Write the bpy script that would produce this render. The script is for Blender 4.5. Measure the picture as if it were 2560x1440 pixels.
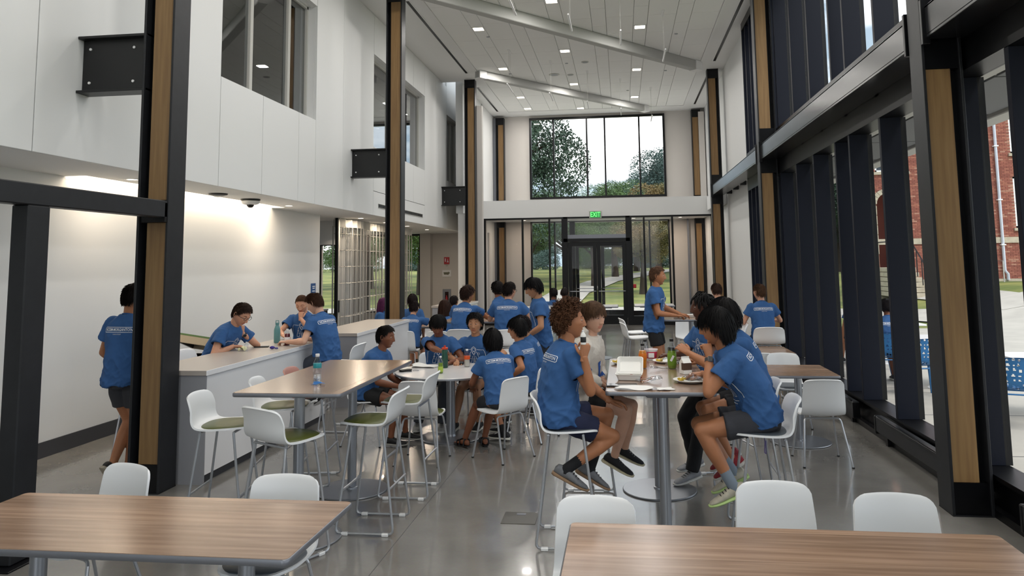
import bpy, bmesh, math, random
import numpy as np
from mathutils import Vector, Matrix
from mathutils.bvhtree import BVHTree
random.seed(7); RNG = np.random.default_rng(7)
for o in list(bpy.data.objects): bpy.data.objects.remove(o)
scene = bpy.context.scene; COL = scene.collection
PI = math.pi
# ------------------------------------------------------------------ camera
yaw, pitch, roll, FPX, PPX, PPY = .1265, .1006, -.0134, 1870.03, 1313.88, 468.32
cy_, sy_ = math.cos(yaw), math.sin(yaw)
f_ = Vector((-sy_*math.cos(pitch), cy_*math.cos(pitch), math.sin(pitch)))
r_ = Vector((cy_, sy_, 0)); u_ = r_.cross(f_)
r2 = r_*math.cos(roll)+u_*math.sin(roll); u2 = -r_*math.sin(roll)+u_*math.cos(roll)
cam = bpy.data.cameras.new('camera'); camo = bpy.data.objects.new('camera', cam); COL.objects.link(camo)
camo.matrix_world = Matrix(((r2.x, u2.x, -f_.x, 0), (r2.y, u2.y, -f_.y, 0), (r2.z, u2.z, -f_.z, 1.93), (0, 0, 0, 1)))
cam.sensor_fit = 'HORIZONTAL'; cam.sensor_width = 36; cam.lens = FPX/2560*36
cam.shift_x = -(PPX-1280)/2560; cam.shift_y = -(720-PPY)/2560; cam.clip_end = 600; cam.clip_start = .05
scene.camera = camo
# ------------------------------------------------------------------ world, sun, exposure
W = bpy.data.worlds.new('world'); scene.world = W; W.use_nodes = True
nt = W.node_tree; nt.nodes.clear()
def N(t, typ, **k):
    n = t.nodes.new(typ)
    for a, b in k.items():
        if a.startswith('i_'): n.inputs[a[2:].replace('_', ' ')].default_value = b
        else: setattr(n, a, b)
    return n
out = N(nt, 'ShaderNodeOutputWorld'); bg = N(nt, 'ShaderNodeBackground'); bg.inputs[1].default_value = 2.15
tc = N(nt, 'ShaderNodeTexCoord'); mp = N(nt, 'ShaderNodeMapping'); mp.inputs['Scale'].default_value = (1, 1, 3.2)
ns = N(nt, 'ShaderNodeTexNoise'); ns.inputs['Scale'].default_value = 3.2; ns.inputs['Detail'].default_value = 7; ns.inputs['Roughness'].default_value = .55
cr = N(nt, 'ShaderNodeValToRGB'); cr.color_ramp.elements[0].position = .42; cr.color_ramp.elements[1].position = .64
cr.color_ramp.elements[0].color = (.27, .35, .42, 1); cr.color_ramp.elements[1].color = (1, 1, 1, 1)
nt.links.new(tc.outputs['Generated'], mp.inputs[0]); nt.links.new(mp.outputs[0], ns.inputs[0]); nt.links.new(ns.outputs[0], cr.inputs[0])
nt.links.new(cr.outputs[0], bg.inputs[0]); nt.links.new(bg.outputs[0], out.inputs[0])
sun = bpy.data.lights.new('sun', 'SUN'); sun.energy = 2.2; sun.angle = .5; sun.color = (1, .97, .92)
suno = bpy.data.objects.new('sun', sun); suno.rotation_euler = (math.radians(38), math.radians(12), math.radians(20)); COL.objects.link(suno)
LAMP_W = 12.0
vs = scene.view_settings; vs.view_transform = 'Standard'; vs.look = 'None'; vs.gamma = 1; vs.use_curve_mapping = False; vs.exposure = .3
# ------------------------------------------------------------------ materials
def C(h):
    h = h.lstrip('#'); v = [int(h[i:i+2], 16)/255 for i in (0, 2, 4)]
    return tuple((x/12.92 if x <= .04045 else ((x+.055)/1.055)**2.4) for x in v)+(1,)
MATS = {}
def mat(name, col, rough=.5, metal=0, spec=.5, bump=0, bscale=40, var=0, vscale=6, trans=0, emit=None, es=0, coat=0, sss=0, alpha=1, vcol=None):
    if name in MATS: return MATS[name]
    m = bpy.data.materials.new(name); m.use_nodes = True; t = m.node_tree
    b = t.nodes['Principled BSDF']; MATS[name] = m
    if isinstance(col, str): col = C(col)
    b.inputs['Base Color'].default_value = col; b.inputs['Roughness'].default_value = rough; b.inputs['Metallic'].default_value = metal
    b.inputs['Specular IOR Level'].default_value = spec; b.inputs['Transmission Weight'].default_value = trans
    b.inputs['Coat Weight'].default_value = coat; b.inputs['Alpha'].default_value = alpha
    if sss: b.inputs['Subsurface Weight'].default_value = sss; b.inputs['Subsurface Radius'].default_value = (.02, .008, .005)
    if emit: b.inputs['Emission Color'].default_value = C(emit) if isinstance(emit, str) else emit; b.inputs['Emission Strength'].default_value = es
    if bump or var:
        tc = N(t, 'ShaderNodeTexCoord')
        if bump:
            n = N(t, 'ShaderNodeTexNoise'); n.inputs['Scale'].default_value = bscale; n.inputs['Detail'].default_value = 4
            bp = N(t, 'ShaderNodeBump'); bp.inputs['Strength'].default_value = bump; bp.inputs['Distance'].default_value = .01
            t.links.new(tc.outputs['Object'], n.inputs[0]); t.links.new(n.outputs[0], bp.inputs['Height']); t.links.new(bp.outputs[0], b.inputs['Normal'])
        if var:
            n = N(t, 'ShaderNodeTexNoise'); n.inputs['Scale'].default_value = vscale; n.inputs['Detail'].default_value = 5
            mx = N(t, 'ShaderNodeMix', data_type='RGBA'); mx.inputs[6].default_value = tuple(c*(1-var) for c in col[:3])+(1,)
            v2 = vcol if vcol else tuple(min(1, c*(1+var)) for c in col[:3])+(1,)
            mx.inputs[7].default_value = v2
            t.links.new(tc.outputs['Object'], n.inputs[0]); 
            rp = N(t, 'ShaderNodeValToRGB'); rp.color_ramp.elements[0].position = .35; rp.color_ramp.elements[1].position = .65
            t.links.new(n.outputs[0], rp.inputs[0]); t.links.new(rp.outputs[0], mx.inputs[0]); t.links.new(mx.outputs[2], b.inputs['Base Color'])
    return m
def glassmat(name, tint=(1, 1, 1, 1), refl=.55, base=.010):
    m = bpy.data.materials.new(name); m.use_nodes = True; t = m.node_tree; t.nodes.clear(); MATS[name] = m
    o = N(t, 'ShaderNodeOutputMaterial'); tr = N(t, 'ShaderNodeBsdfTransparent'); tr.inputs[0].default_value = tint
    gl = N(t, 'ShaderNodeBsdfGlossy'); gl.inputs['Roughness'].default_value = .01
    lw = N(t, 'ShaderNodeLayerWeight'); lw.inputs[0].default_value = .5
    pw = N(t, 'ShaderNodeMath', operation='POWER'); pw.inputs[1].default_value = 4.0; t.links.new(lw.outputs['Facing'], pw.inputs[0])
    ml = N(t, 'ShaderNodeMath', operation='MULTIPLY_ADD'); ml.inputs[1].default_value = refl; ml.inputs[2].default_value = base
    mx = N(t, 'ShaderNodeMixShader')
    ml.use_clamp = True; t.links.new(pw.outputs[0], ml.inputs[0]); t.links.new(ml.outputs[0], mx.inputs[0])
    t.links.new(tr.outputs[0], mx.inputs[1]); t.links.new(gl.outputs[0], mx.inputs[2]); t.links.new(mx.outputs[0], o.inputs[0]); return m
def woodmat(name, base, dark, light, axis='x', plank=.13, rough=.32, streak=1.0):
    m = bpy.data.materials.new(name); m.use_nodes = True; t = m.node_tree; b = t.nodes['Principled BSDF']; MATS[name] = m
    b.inputs['Roughness'].default_value = rough; b.inputs['Coat Weight'].default_value = .7 if rough < .25 else .2 if rough < .3 else 0; b.inputs['Coat Roughness'].default_value = .2
    tc = N(t, 'ShaderNodeTexCoord'); sp = N(t, 'ShaderNodeSeparateXYZ'); t.links.new(tc.outputs['Object'], sp.inputs[0])
    al, ac = ('X', 'Y') if axis == 'x' else (('Y', 'X') if axis == 'y' else ('Z', 'X'))
    L = t.links.new
    dv = N(t, 'ShaderNodeMath', operation='DIVIDE'); dv.inputs[1].default_value = plank; L(sp.outputs[ac], dv.inputs[0])
    fl = N(t, 'ShaderNodeMath', operation='FLOOR'); L(dv.outputs[0], fl.inputs[0])
    fr = N(t, 'ShaderNodeMath', operation='FRACT'); L(dv.outputs[0], fr.inputs[0])
    wn = N(t, 'ShaderNodeTexWhiteNoise', noise_dimensions='1D'); L(fl.outputs[0], wn.inputs['W'])
    cb = N(t, 'ShaderNodeCombineXYZ')
    m1 = N(t, 'ShaderNodeMath', operation='MULTIPLY'); m1.inputs[1].default_value = 1.6; L(sp.outputs[al], m1.inputs[0]); 
    ad = N(t, 'ShaderNodeMath', operation='MULTIPLY_ADD'); ad.inputs[1].default_value = 17; L(wn.outputs[0], ad.inputs[0]); L(m1.outputs[0], ad.inputs[2])
    m2 = N(t, 'ShaderNodeMath', operation='MULTIPLY'); m2.inputs[1].default_value = 30; L(sp.outputs[ac], m2.inputs[0])
    L(ad.outputs[0], cb.inputs[0]); L(m2.outputs[0], cb.inputs[1])
    n1 = N(t, 'ShaderNodeTexNoise'); n1.inputs['Scale'].default_value = 1; n1.inputs['Detail'].default_value = 6; L(cb.outputs[0], n1.inputs[0])
    rp = N(t, 'ShaderNodeValToRGB'); e = rp.color_ramp.elements; e[0].position = .3; e[0].color = C(dark); e[1].position = .72; e[1].color = C(light)
    em = rp.color_ramp.elements.new(.5); em.color = C(base); L(n1.outputs[0], rp.inputs[0])
    hv = N(t, 'ShaderNodeHueSaturation'); mr = N(t, 'ShaderNodeMapRange'); mr.inputs[3].default_value = .82; mr.inputs[4].default_value = 1.14
    L(wn.outputs[0], mr.inputs[0]); L(mr.outputs[0], hv.inputs['Value']); L(rp.outputs[0], hv.inputs['Color'])
    lt = N(t, 'ShaderNodeMath', operation='LESS_THAN'); lt.inputs[1].default_value = .022*streak; L(fr.outputs[0], lt.inputs[0])
    g2 = N(t, 'ShaderNodeMath', operation='MULTIPLY'); g2.inputs[1].default_value = .75; L(wn.outputs[0], g2.inputs[0]); mf = N(t, 'ShaderNodeMath', operation='MULTIPLY'); L(g2.outputs[0], mf.inputs[1]); L(lt.outputs[0], mf.inputs[0])
    mx = N(t, 'ShaderNodeMix', data_type='RGBA'); mx.inputs[7].default_value = C('#d3b59c'); L(mf.outputs[0], mx.inputs[0]); L(hv.outputs[0], mx.inputs[6])
    L(mx.outputs[2], b.inputs['Base Color']); return m
M_wall = mat('white_paint', (.745, .75, .745, 1), .55, bump=.03, bscale=120)
M_warm = mat('warm_white_paint', (.60, .565, .53, 1), .6)
M_ceil = mat('ceiling_paint', (.80, .80, .79, 1), .8)
M_tile = mat('ceiling_tile', (.86, .86, .84, 1), .9, bump=.15, bscale=300)
M_grid = mat('ceiling_grid', (.55, .55, .54, 1), .6)
M_base = mat('grey_rubber_base', '#3c3d42', .5)
M_steel = mat('charcoal_steel', '#1f2023', .45, 0, .35, var=.12, vscale=9)
M_black = mat('black_steel', '#060609', .35, 0, .3)
M_navy = mat('navy_black_aluminium', '#0a0f1d', .5, 0, .22)
M_beam = mat('beam_steel', '#292a2d', .2, .25, var=.1, vscale=4)
M_infill = woodmat('oak_infill', '#84663f', '#7a5c39', '#8e7048', axis='z', plank=.9, rough=.5, streak=0)
M_lam = woodmat('walnut_laminate', '#9c7f69', '#8c6f5a', '#b3947d', axis='x', plank=.165, rough=.27)
M_lamy = woodmat('walnut_laminate_long', '#9c7f69', '#8c6f5a', '#b3947d', axis='y', plank=.165, rough=.22)
M_edge = mat('grey_edge_band', '#7e8087', .35, .5)
M_alu = mat('brushed_silver', '#9a9da3', .3, .75)
M_chrome = mat('silver_powder_coat', '#b4b6ba', .28, .6)
M_shell = mat('white_plastic_shell', (.80, .81, .82, 1), .32)
M_olive = mat('olive_vinyl', '#4d5320', .38)
M_greypad = mat('slate_vinyl', '#4a5158', .4)
M_pink = mat('coral_vinyl', '#b98478', .45)
M_ctop = mat('taupe_counter_laminate', '#aba39c', .3)
M_cwhite = mat('white_laminate', (.82, .82, .83, 1), .3)
M_cgrey = mat('grey_laminate', '#8f9095', .4)
M_wtop = mat('white_table_laminate', (.72, .70, .69, 1), .22)
M_glass = glassmat('clear_glass'); M_glassi = glassmat('dark_interior_glass', (.75, .78, .8, 1), 1.6, .10)
M_blackp = mat('black_plastic', '#0d0e10', .4)
M_white = mat('white_plastic', (.8, .8, .8, 1), .4)
M_dark = mat('dark_room_paint', '#4b4c4e', .9)
M_frame = mat('pale_frame', '#b9b8b2', .5)
M_lamp = mat('lamp_diffuser', (1, .95, .85, 1), .5, emit=(1, .86, .68, 1), es=7)
M_cove = mat('cove_led', (1, .9, .75, 1), .5, emit=(1, .78, .5, 1), es=9)
M_print = mat('white_ink', (.78, .8, .84, 1), .7)
M_concrete = mat('patio_concrete', '#b3aea5', .85, var=.08, vscale=1.5)
M_grass = mat('lawn_grass', '#566b2c', .95, var=.25, vscale=.35, vcol=C('#8a8a4a'), bump=.4, bscale=14)
M_stone = mat('limestone', '#b5ab97', .85, var=.1)
M_teal = mat('blue_outdoor_plastic', '#2b6ea6', .45)
M_bark = mat('tree_bark', '#3a3128', .95, bump=.6, bscale=12)
# polished concrete floor
mf = mat('polished_concrete', '#6e6a64', .13, spec=.7, coat=.25); t = mf.node_tree; b = t.nodes['Principled BSDF']; L = t.links.new
tc = N(t, 'ShaderNodeTexCoord'); n1 = N(t, 'ShaderNodeTexNoise'); n1.inputs['Scale'].default_value = .9; n1.inputs['Detail'].default_value = 8; n1.inputs['Roughness'].default_value = .6
r1 = N(t, 'ShaderNodeValToRGB'); r1.color_ramp.elements[0].position = .3; r1.color_ramp.elements[1].position = .72
r1.color_ramp.elements[0].color = C('#76736f'); r1.color_ramp.elements[1].color = C('#918e88')
n2 = N(t, 'ShaderNodeTexNoise'); n2.inputs['Scale'].default_value = 55; n2.inputs['Detail'].default_value = 5
mx = N(t, 'ShaderNodeMix', data_type='RGBA', blend_type='MULTIPLY'); mx.inputs[0].default_value = .18
r3 = N(t, 'ShaderNodeMapRange'); r3.inputs[3].default_value = .10; r3.inputs[4].default_value = .22
L(tc.outputs['Object'], n1.inputs[0]); L(tc.outputs['Object'], n2.inputs[0]); L(n1.outputs[0], r1.inputs[0]); L(r1.outputs[0], mx.inputs[6]); L(n2.outputs[1], mx.inputs[7])
L(mx.outputs[2], b.inputs['Base Color']); L(n1.outputs[0], r3.inputs[0]); L(r3.outputs[0], b.inputs['Roughness'])
n4 = N(t, 'ShaderNodeTexNoise'); n4.inputs['Scale'].default_value = 2.2; bp = N(t, 'ShaderNodeBump'); bp.inputs['Strength'].default_value = .06; bp.inputs['Distance'].default_value = .02
L(tc.outputs['Object'], n4.inputs[0]); L(n4.outputs[0], bp.inputs['Height']); L(bp.outputs[0], b.inputs['Normal']); M_floor = mf
# ------------------------------------------------------------------ mesh helpers
def meshdata(name, V, faces, mi=None, smooth=True, sharp=None):
    """faces: list of (M,k) int arrays or python lists of equal length"""
    me = bpy.data.meshes.new(name); V = np.asarray(V, dtype=np.float32)
    arrs = [np.asarray(f, dtype=np.int32) for f in faces if len(f)]
    me.vertices.add(len(V)); me.vertices.foreach_set('co', V.ravel())
    nl = sum(a.size for a in arrs); npoly = sum(len(a) for a in arrs)
    me.loops.add(nl); me.loops.foreach_set('vertex_index', np.concatenate([a.ravel() for a in arrs]))
    ls = []; s = 0
    for a in arrs:
        k = a.shape[1]; ls.append(s+np.arange(len(a))*k); s += a.size
    me.polygons.add(npoly); me.polygons.foreach_set('loop_start', np.concatenate(ls).astype(np.int32))
    if mi is not None: me.polygons.foreach_set('material_index', np.asarray(mi, dtype=np.int32))
    me.polygons.foreach_set('use_smooth', np.full(npoly, bool(smooth)))
    me.update(calc_edges=True); me.validate()
    if smooth and sharp: me.set_sharp_from_angle(angle=math.radians(sharp))
    return me
class MB:
    def __init__(s): s.V = []; s.F = {}; s.n = 0
    def add(s, V, faces, mi=0):
        V = np.asarray(V, dtype=float).reshape(-1, 3)
        for f in faces:
            a = np.asarray(f, dtype=int)
            if a.size == 0: continue
            s.F.setdefault(a.shape[1], []).append((a+s.n, mi))
        s.V.append(V); s.n += len(V); return s
    def arrays(s):
        V = np.concatenate(s.V); fs = []; mi = []
        for k in s.F:
            fs.append(np.concatenate([a for a, _ in s.F[k]])); mi += [np.full(len(a), m) for a, m in s.F[k]]
        return V, fs, np.concatenate(mi)
    def xf(s, M):
        M = np.array(M); s.V = [v@M[:3, :3].T+M[:3, 3] for v in s.V]; return s
    def box(s, x0, x1, y0, y1, z0, z1, bev=0, mi=0):
        if bev <= 0:
            V = [(x, y, z) for x in (x0, x1) for y in (y0, y1) for z in (z0, z1)]
            return s.add(V, [[(0, 1, 3, 2), (4, 6, 7, 5), (0, 4, 5, 1), (2, 3, 7, 6), (0, 2, 6, 4), (1, 5, 7, 3)]], mi)
        c = np.array([(x0+x1)/2, (y0+y1)/2, (z0+z1)/2]); h = np.array([abs(x1-x0)/2, abs(y1-y0)/2, abs(z1-z0)/2]); bev = min(bev, *(h*.95))
        V = []; idx = {}
        for sx in (-1, 1):
            for sy in (-1, 1):
                for sz in (-1, 1):
                    for ax in range(3):
                        d = np.array([sx, sy, sz])*(h-bev); d[ax] = (sx, sy, sz)[ax]*h[ax]; idx[(sx, sy, sz, ax)] = len(V); V.append(c+d)
        q = []; tr = []
        for ax in range(3):
            o1, o2 = [a for a in range(3) if a != ax]
            for sg in (-1, 1):
                r = []
                for a, b_ in ((-1, -1), (1, -1), (1, 1), (-1, 1)):
                    k = [0, 0, 0]; k[ax] = sg; k[o1] = a; k[o2] = b_; r.append(idx[(*k, ax)])
                q.append(r)
            for a in (-1, 1):
                for b_ in (-1, 1):
                    k0 = [0, 0, 0]; k0[o1] = a; k0[o2] = b_; k1 = k0[:]; k0[ax] = -1; k1[ax] = 1
                    q.append([idx[(*k0, o1)], idx[(*k1, o1)], idx[(*k1, o2)], idx[(*k0, o2)]])
        for sx in (-1, 1):
            for sy in (-1, 1):
                for sz in (-1, 1): tr.append([idx[(sx, sy, sz, a)] for a in range(3)])
        V = np.array(V)
        def fix(fs):
            o = []
            for f in fs:
                p = V[f]; nrm = np.cross(p[1]-p[0], p[2]-p[0]); o.append(f if nrm@(p.mean(0)-c) > 0 else f[::-1])
            return o
        return s.add(V, [fix(q), fix(tr)], mi)
    def ring(s, rings, closed_ends=True, mi=0, cyc=False):
        """rings: (K,n,3) array of loops"""
        R = np.asarray(rings, dtype=float); K, n, _ = R.shape
        i = np.arange(n); j = (i+1) % n; q = []
        for k in range(K-1 if not cyc else K):
            a = k*n; b_ = ((k+1) % K)*n; q.append(np.stack([a+i, a+j, b_+j, b_+i], 1))
        V = R.reshape(-1, 3); faces = [np.concatenate(q)]
        if closed_ends and not cyc:
            V = np.concatenate([V, R[0].mean(0)[None], R[-1].mean(0)[None]]); m = K*n
            faces.append(np.stack([j, i, np.full(n, m)], 1)); e = (K-1)*n
            faces.append(np.stack([e+i, e+j, np.full(n, m+1)], 1))
        return s.add(V, faces, mi)
    def tube(s, pts, r, n=10, mi=0, caps=True, flat=1.0, cyc=False):
        P = np.asarray(pts, dtype=float); K = len(P); r = np.full(K, r) if np.isscalar(r) else np.asarray(r)
        T = np.gradient(P, axis=0); T /= (np.linalg.norm(T, axis=1)[:, None]+1e-12)
        u = np.array([0, 0, 1.]) if abs(T[0][2]) < .9 else np.array([1., 0, 0])
        a = np.arange(n)*2*PI/n; R = []
        for k in range(K):
            u = u-T[k]*(u@T[k]); u /= np.linalg.norm(u)+1e-12; v = np.cross(T[k], u)
            R.append(P[k]+r[k]*(np.cos(a)[:, None]*v+flat*np.sin(a)[:, None]*u))
        return s.ring(R, caps, mi, cyc)
    def cyl(s, p0, p1, r, n=16, mi=0, r1=None):
        return s.tube([p0, p1], [r, r if r1 is None else r1], n, mi)
    def lathe(s, prof, c=(0, 0, 0), n=24, mi=0):
        a = np.arange(n)*2*PI/n; c = np.array(c)
        return s.ring([np.stack([r*np.cos(a), r*np.sin(a), np.full(n, z)], 1)+c for r, z in prof], True, mi)
    def prism(s, poly, z0, z1, mi=0, ch=0):
        p = np.asarray(poly, dtype=float); c = p.mean(0)
        def lv(k, z): return np.concatenate([c+(p-c)*k, np.full((len(p), 1), z)], 1)
        if ch:
            sc = 1-ch/np.abs(p-c).max(); return s.ring([lv(sc, z0), lv(1, z0+ch), lv(1, z1-ch), lv(sc, z1)], True, mi)
        return s.ring([lv(1, z0), lv(1, z1)], True, mi)
    def sphere(s, c, r, n=12, m=8, mi=0):
        r = np.array([r]*3 if np.isscalar(r) else r); a = np.arange(n)*2*PI/n; c = np.array(c); R = []
        for k in range(1, m):
            t = PI*k/m; R.append(np.stack([np.sin(t)*np.cos(a)*r[0], np.sin(t)*np.sin(a)*r[1], np.full(n, -np.cos(t)*r[2])], 1)+c)
        i = np.arange(n); j = (i+1) % n; R = np.array(R); K = m-1; q = []
        for k in range(K-1): q.append(np.stack([k*n+i, k*n+j, (k+1)*n+j, (k+1)*n+i], 1))
        V = np.concatenate([R.reshape(-1, 3), c[None]-[[0, 0, r[2]]], c[None]+[[0, 0, r[2]]]]); e = (K-1)*n
        return s.add(V, [np.concatenate(q), np.concatenate([np.stack([j, i, np.full(n, K*n)], 1), np.stack([e+i, e+j, np.full(n, K*n+1)], 1)])], mi)
    def mesh(s, name, smooth=True, sharp=40):
        V, f, mi = s.arrays(); return meshdata(name, V, f, mi, smooth, sharp)
    def build(s, name, mats, parent=None, smooth=True, sharp=40, label=None, cat=None, group=None, kind=None, loc=None):
        return link(name, s.mesh(name, smooth, sharp), mats, parent, label, cat, group, kind, loc)
def link(name, me, mats, parent=None, label=None, cat=None, group=None, kind=None, loc=None):
    if not isinstance(mats, (list, tuple)): mats = [mats]
    if not me.materials:
        for m in mats: me.materials.append(m)
    o = bpy.data.objects.new(name, me); COL.objects.link(o)
    if parent: o.parent = parent
    if loc is not None: o.location = loc
    tag(o, label, cat, group, kind); return o
def tag(o, label=None, cat=None, group=None, kind=None):
    for k, v in (('label', label), ('category', cat), ('group', group), ('kind', kind)):
        if v: o[k] = v
    return o
def empty(name, loc=(0, 0, 0), rz=0, label=None, cat=None, group=None, kind=None, parent=None):
    o = bpy.data.objects.new(name, None); COL.objects.link(o); o.location = loc; o.rotation_euler = (0, 0, rz); o.empty_display_size = .1
    if parent: o.parent = parent
    return tag(o, label, cat, group, kind)
def copy_tree(o, loc, rz=0, label=None, group=None, sc=None):
    def cp(a, par):
        c = a.copy(); COL.objects.link(c)
        if par: c.parent = par
        for ch in a.children: cp(ch, c)
        return c
    c = cp(o, None); c.location = loc; c.rotation_euler = (0, 0, rz)
    if sc: c.scale = sc
    if label: c['label'] = label
    if group: c['group'] = group
    return c
def struct(name, mb, mats, parent=None, smooth=False, label=None):
    return mb.build(name, mats, parent, smooth, 35, kind='structure' if not parent else None, label=label)
def B(x0, x1, y0, y1, z0, z1, bev=0): return MB().box(x0, x1, y0, y1, z0, z1, bev)
def rrect(cx, cy, w, d, r, n=5):
    p = []
    for k, (sx, sy) in enumerate(((1, 1), (-1, 1), (-1, -1), (1, -1))):
        for i in range(n+1):
            a = PI/2*k+PI/2*i/n; p.append((cx+sx*(w/2-r)+r*math.cos(a), cy+sy*(d/2-r)+r*math.sin(a)))
    return p
_tx = {}
def textmesh(s, size=1.0, ext=0.0, sx=1.0, fat=0.0):
    """flat text triangles: verts in XY plane centred, faces"""
    cu = bpy.data.curves.new('t', 'FONT'); cu.body = s; cu.size = size; cu.align_x = 'CENTER'; cu.align_y = 'CENTER'; cu.extrude = ext; cu.resolution_u = 2; cu.offset = fat
    ob = bpy.data.objects.new('t', cu); COL.objects.link(ob); dg = bpy.context.evaluated_depsgraph_get(); dg.update()
    me = bpy.data.meshes.new_from_object(ob.evaluated_get(dg)); me.calc_loop_triangles()
    V = np.array([v.co[:] for v in me.vertices]); F = np.array([t.vertices[:] for t in me.loop_triangles])
    bpy.data.objects.remove(ob); bpy.data.curves.remove(cu); bpy.data.meshes.remove(me)
    V[:, 0] *= sx; return V, F
def text_on(name, s, size, mat_, origin, ux, uy, parent=None, off=.002, sx=1.0):
    V, F = textmesh(s, size, 0, sx); o = np.array(origin); ux = np.array(ux, float); uy = np.array(uy, float); n = np.cross(ux, uy)
    P = o+V[:, :1]*ux+V[:, 1:2]*uy+n*off
    me = meshdata(name, P, [F], smooth=False); return link(name, me, mat_, parent)
# ================================================================== SETTING
fl = struct('floor', B(-12, 3.06, -8, 26.05, -.15, 0), M_floor)
for (x0, x1, y0, y1) in ((-12, 2.7, 9.6, 9.603), (-12, 2.7, 2.9, 2.903), (-1.62, -1.617, -8, 23.3), (-12, 2.7, 16.8, 16.803)):
    B(x0, x1, y0, y1, 0, .0006).build('control_joint', M_base, fl, False)
XU = -4.957
wl = struct('wall_left', B(-6.2, -5.97, -8, 14.3, 0, 2.93), M_wall)
B(-5.985, -5.62, 14.3, 14.32, 0, .001).build('floor_edge', M_base, wl, False)
struct('baseboard_left', B(-5.97, -5.957, -8, 14.3, 0, .16), M_base)
# lower ceiling over the side aisle, with a lit slot along the wall
m = MB(); m.box(-5.72, -5.001, -8, 24.3, 2.93, 3.08); m.box(-12, -5.72, -8, 7.36, 2.93, 3.08); m.box(-12, -5.72, 12.2, 24.3, 2.93, 3.08)
m.box(-6.2, -5.72, 7.36, 12.2, 3.1, 3.15); m.box(-5.72, -5.70, 7.36, 12.2, 2.93, 3.12); m.box(-6.2, -5.968, 7.36, 12.2, 2.9, 3.1)
struct('ceiling_lower', m, M_ceil); struct('wall_pocket_end', B(-5.3, -4.4, 23.5, 23.6, 2.93, 8), M_wall)
cv = empty('cove_light', (-5.84, 9.78, 3.08), label='long warm linear cove light washing the top of the white side wall', cat='light')
B(-.09, .09, -2.38, 2.38, -.01, .005).build('led_strip', M_cove, cv, False); B(-.11, .11, -2.4, 2.4, .005, .018).build('housing', M_white, cv, False)
al = bpy.data.lights.new('cove_lamp', 'AREA'); al.shape = 'RECTANGLE'; al.size = .1; al.size_y = 4.7; al.energy = 20; al.color = (1, .92, .82)
ao = bpy.data.objects.new('cove_lamp', al); COL.objects.link(ao); ao.parent = cv; ao.location = (0, 0, -.02)
# upper left wall: panels on a backing, three window openings
wu = struct('wall_left_upper', MB().box(-5.25, -5.0, -8, 8.69, 3.09, 8).box(-5.25, -5.0, 8.69, 22.7, 3.09, 4.33).box(-5.25, -5.0, 8.69, 22.7, 6.25, 8)
            .box(-5.25, -5.0, 11.65, 14.55, 4.33, 6.25).box(-5.25, -5.0, 18.55, 21.0, 4.33, 6.25).box(-5.25, -5.0, 22.7, 23.5, 3.09, 8), M_wall)
WIN = [(8.69, 11.65), (14.55, 18.55), (21.0, 22.7)]
js = [-8, -5.2, -2.3, .4, 2.8, 5.72, 8.69, 9.82, 11.0, 11.65, 12.86, 14.55, 15.6, 17.5, 18.55, 19.73, 21.0, 22.7, 23.45]
def panel(y0, y1, z0, z1):
    g = .006; B(-5.0, XU, y0+g, y1-g, z0+(g if z0 > 3 else 0), z1-g, .003).build('wall_panel', M_wall, wu, False)
for a, b_ in zip(js[:-1], js[1:]):
    w = [q for q in WIN if a >= q[0]-.01 and b_ <= q[1]+.01]
    top = 7.09 if a < 20.5 else 7.8
    if w:
        if 14.5 < a < 18: pass
        else: panel(a, b_, 2.93, 4.33)
        panel(a, b_, 6.25, top)
    else: panel(a, b_, 2.93, top)
for a, b_ in ((14.55, 15.6), (15.6, 17.5), (17.5, 18.55)): panel(a, b_, 3.42, 4.33)
panel(14.55, 18.55, 2.93, 3.42)
hv = empty('slot_vent', (XU, 16.6, 3.14), label='long black slot air diffuser in the white wall above the folding grille', cat='vent')
B(-.02, .006, -1.72, 1.72, -.035, .035, .003).build('black_slot', M_black, hv, False)
B(-.02, .012, -1.74, 1.74, .035, .045, .002).build('frame', M_frame, hv, False); B(-.02, .012, -1.74, 1.74, -.045, -.035, .002).build('frame', M_frame, hv, False)
for i in range(5): B(0, .009, -1.7+i*.68+.32, -1.7+i*.68+.33, -.03, .03).build('vane', M_blackp, hv, False)
for wi, (y0, y1) in enumerate(WIN):
    w = empty('window_%d' % (wi+1), (0, 0, 0), kind='structure')
    zb, zt = 4.33, 6.25
    m = MB(); xg = -5.16; t = .045
    m.box(xg-.04, xg+.04, y0, y0+t, zb, zt); m.box(xg-.04, xg+.04, y1-t, y1, zb, zt); m.box(xg-.04, xg+.04, y0, y1, zb, zb+t); m.box(xg-.04, xg+.04, y0, y1, zt-t, zt)
    m.build('window_frame', M_frame, w, False)
    div = {0: [9.75, 10.95], 1: [16.05, 17.2], 2: [22.2]}[wi]
    for d in div: B(xg-.045, xg+.045, d-.04, d+.04, zb, zt, .006).build('mullion', M_frame, w, False)
    ed = [y0+t]+div+[y1-t]
    for a, b_ in zip(ed[:-1], ed[1:]): B(xg-.004, xg+.004, a, b_, zb+t, zt-t).build('pane', M_glassi, w, False)
    B(-5.25, -4.99, y0, y1, zb-.02, zb+.004).build('window_sill', M_wall, w, False)
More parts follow.
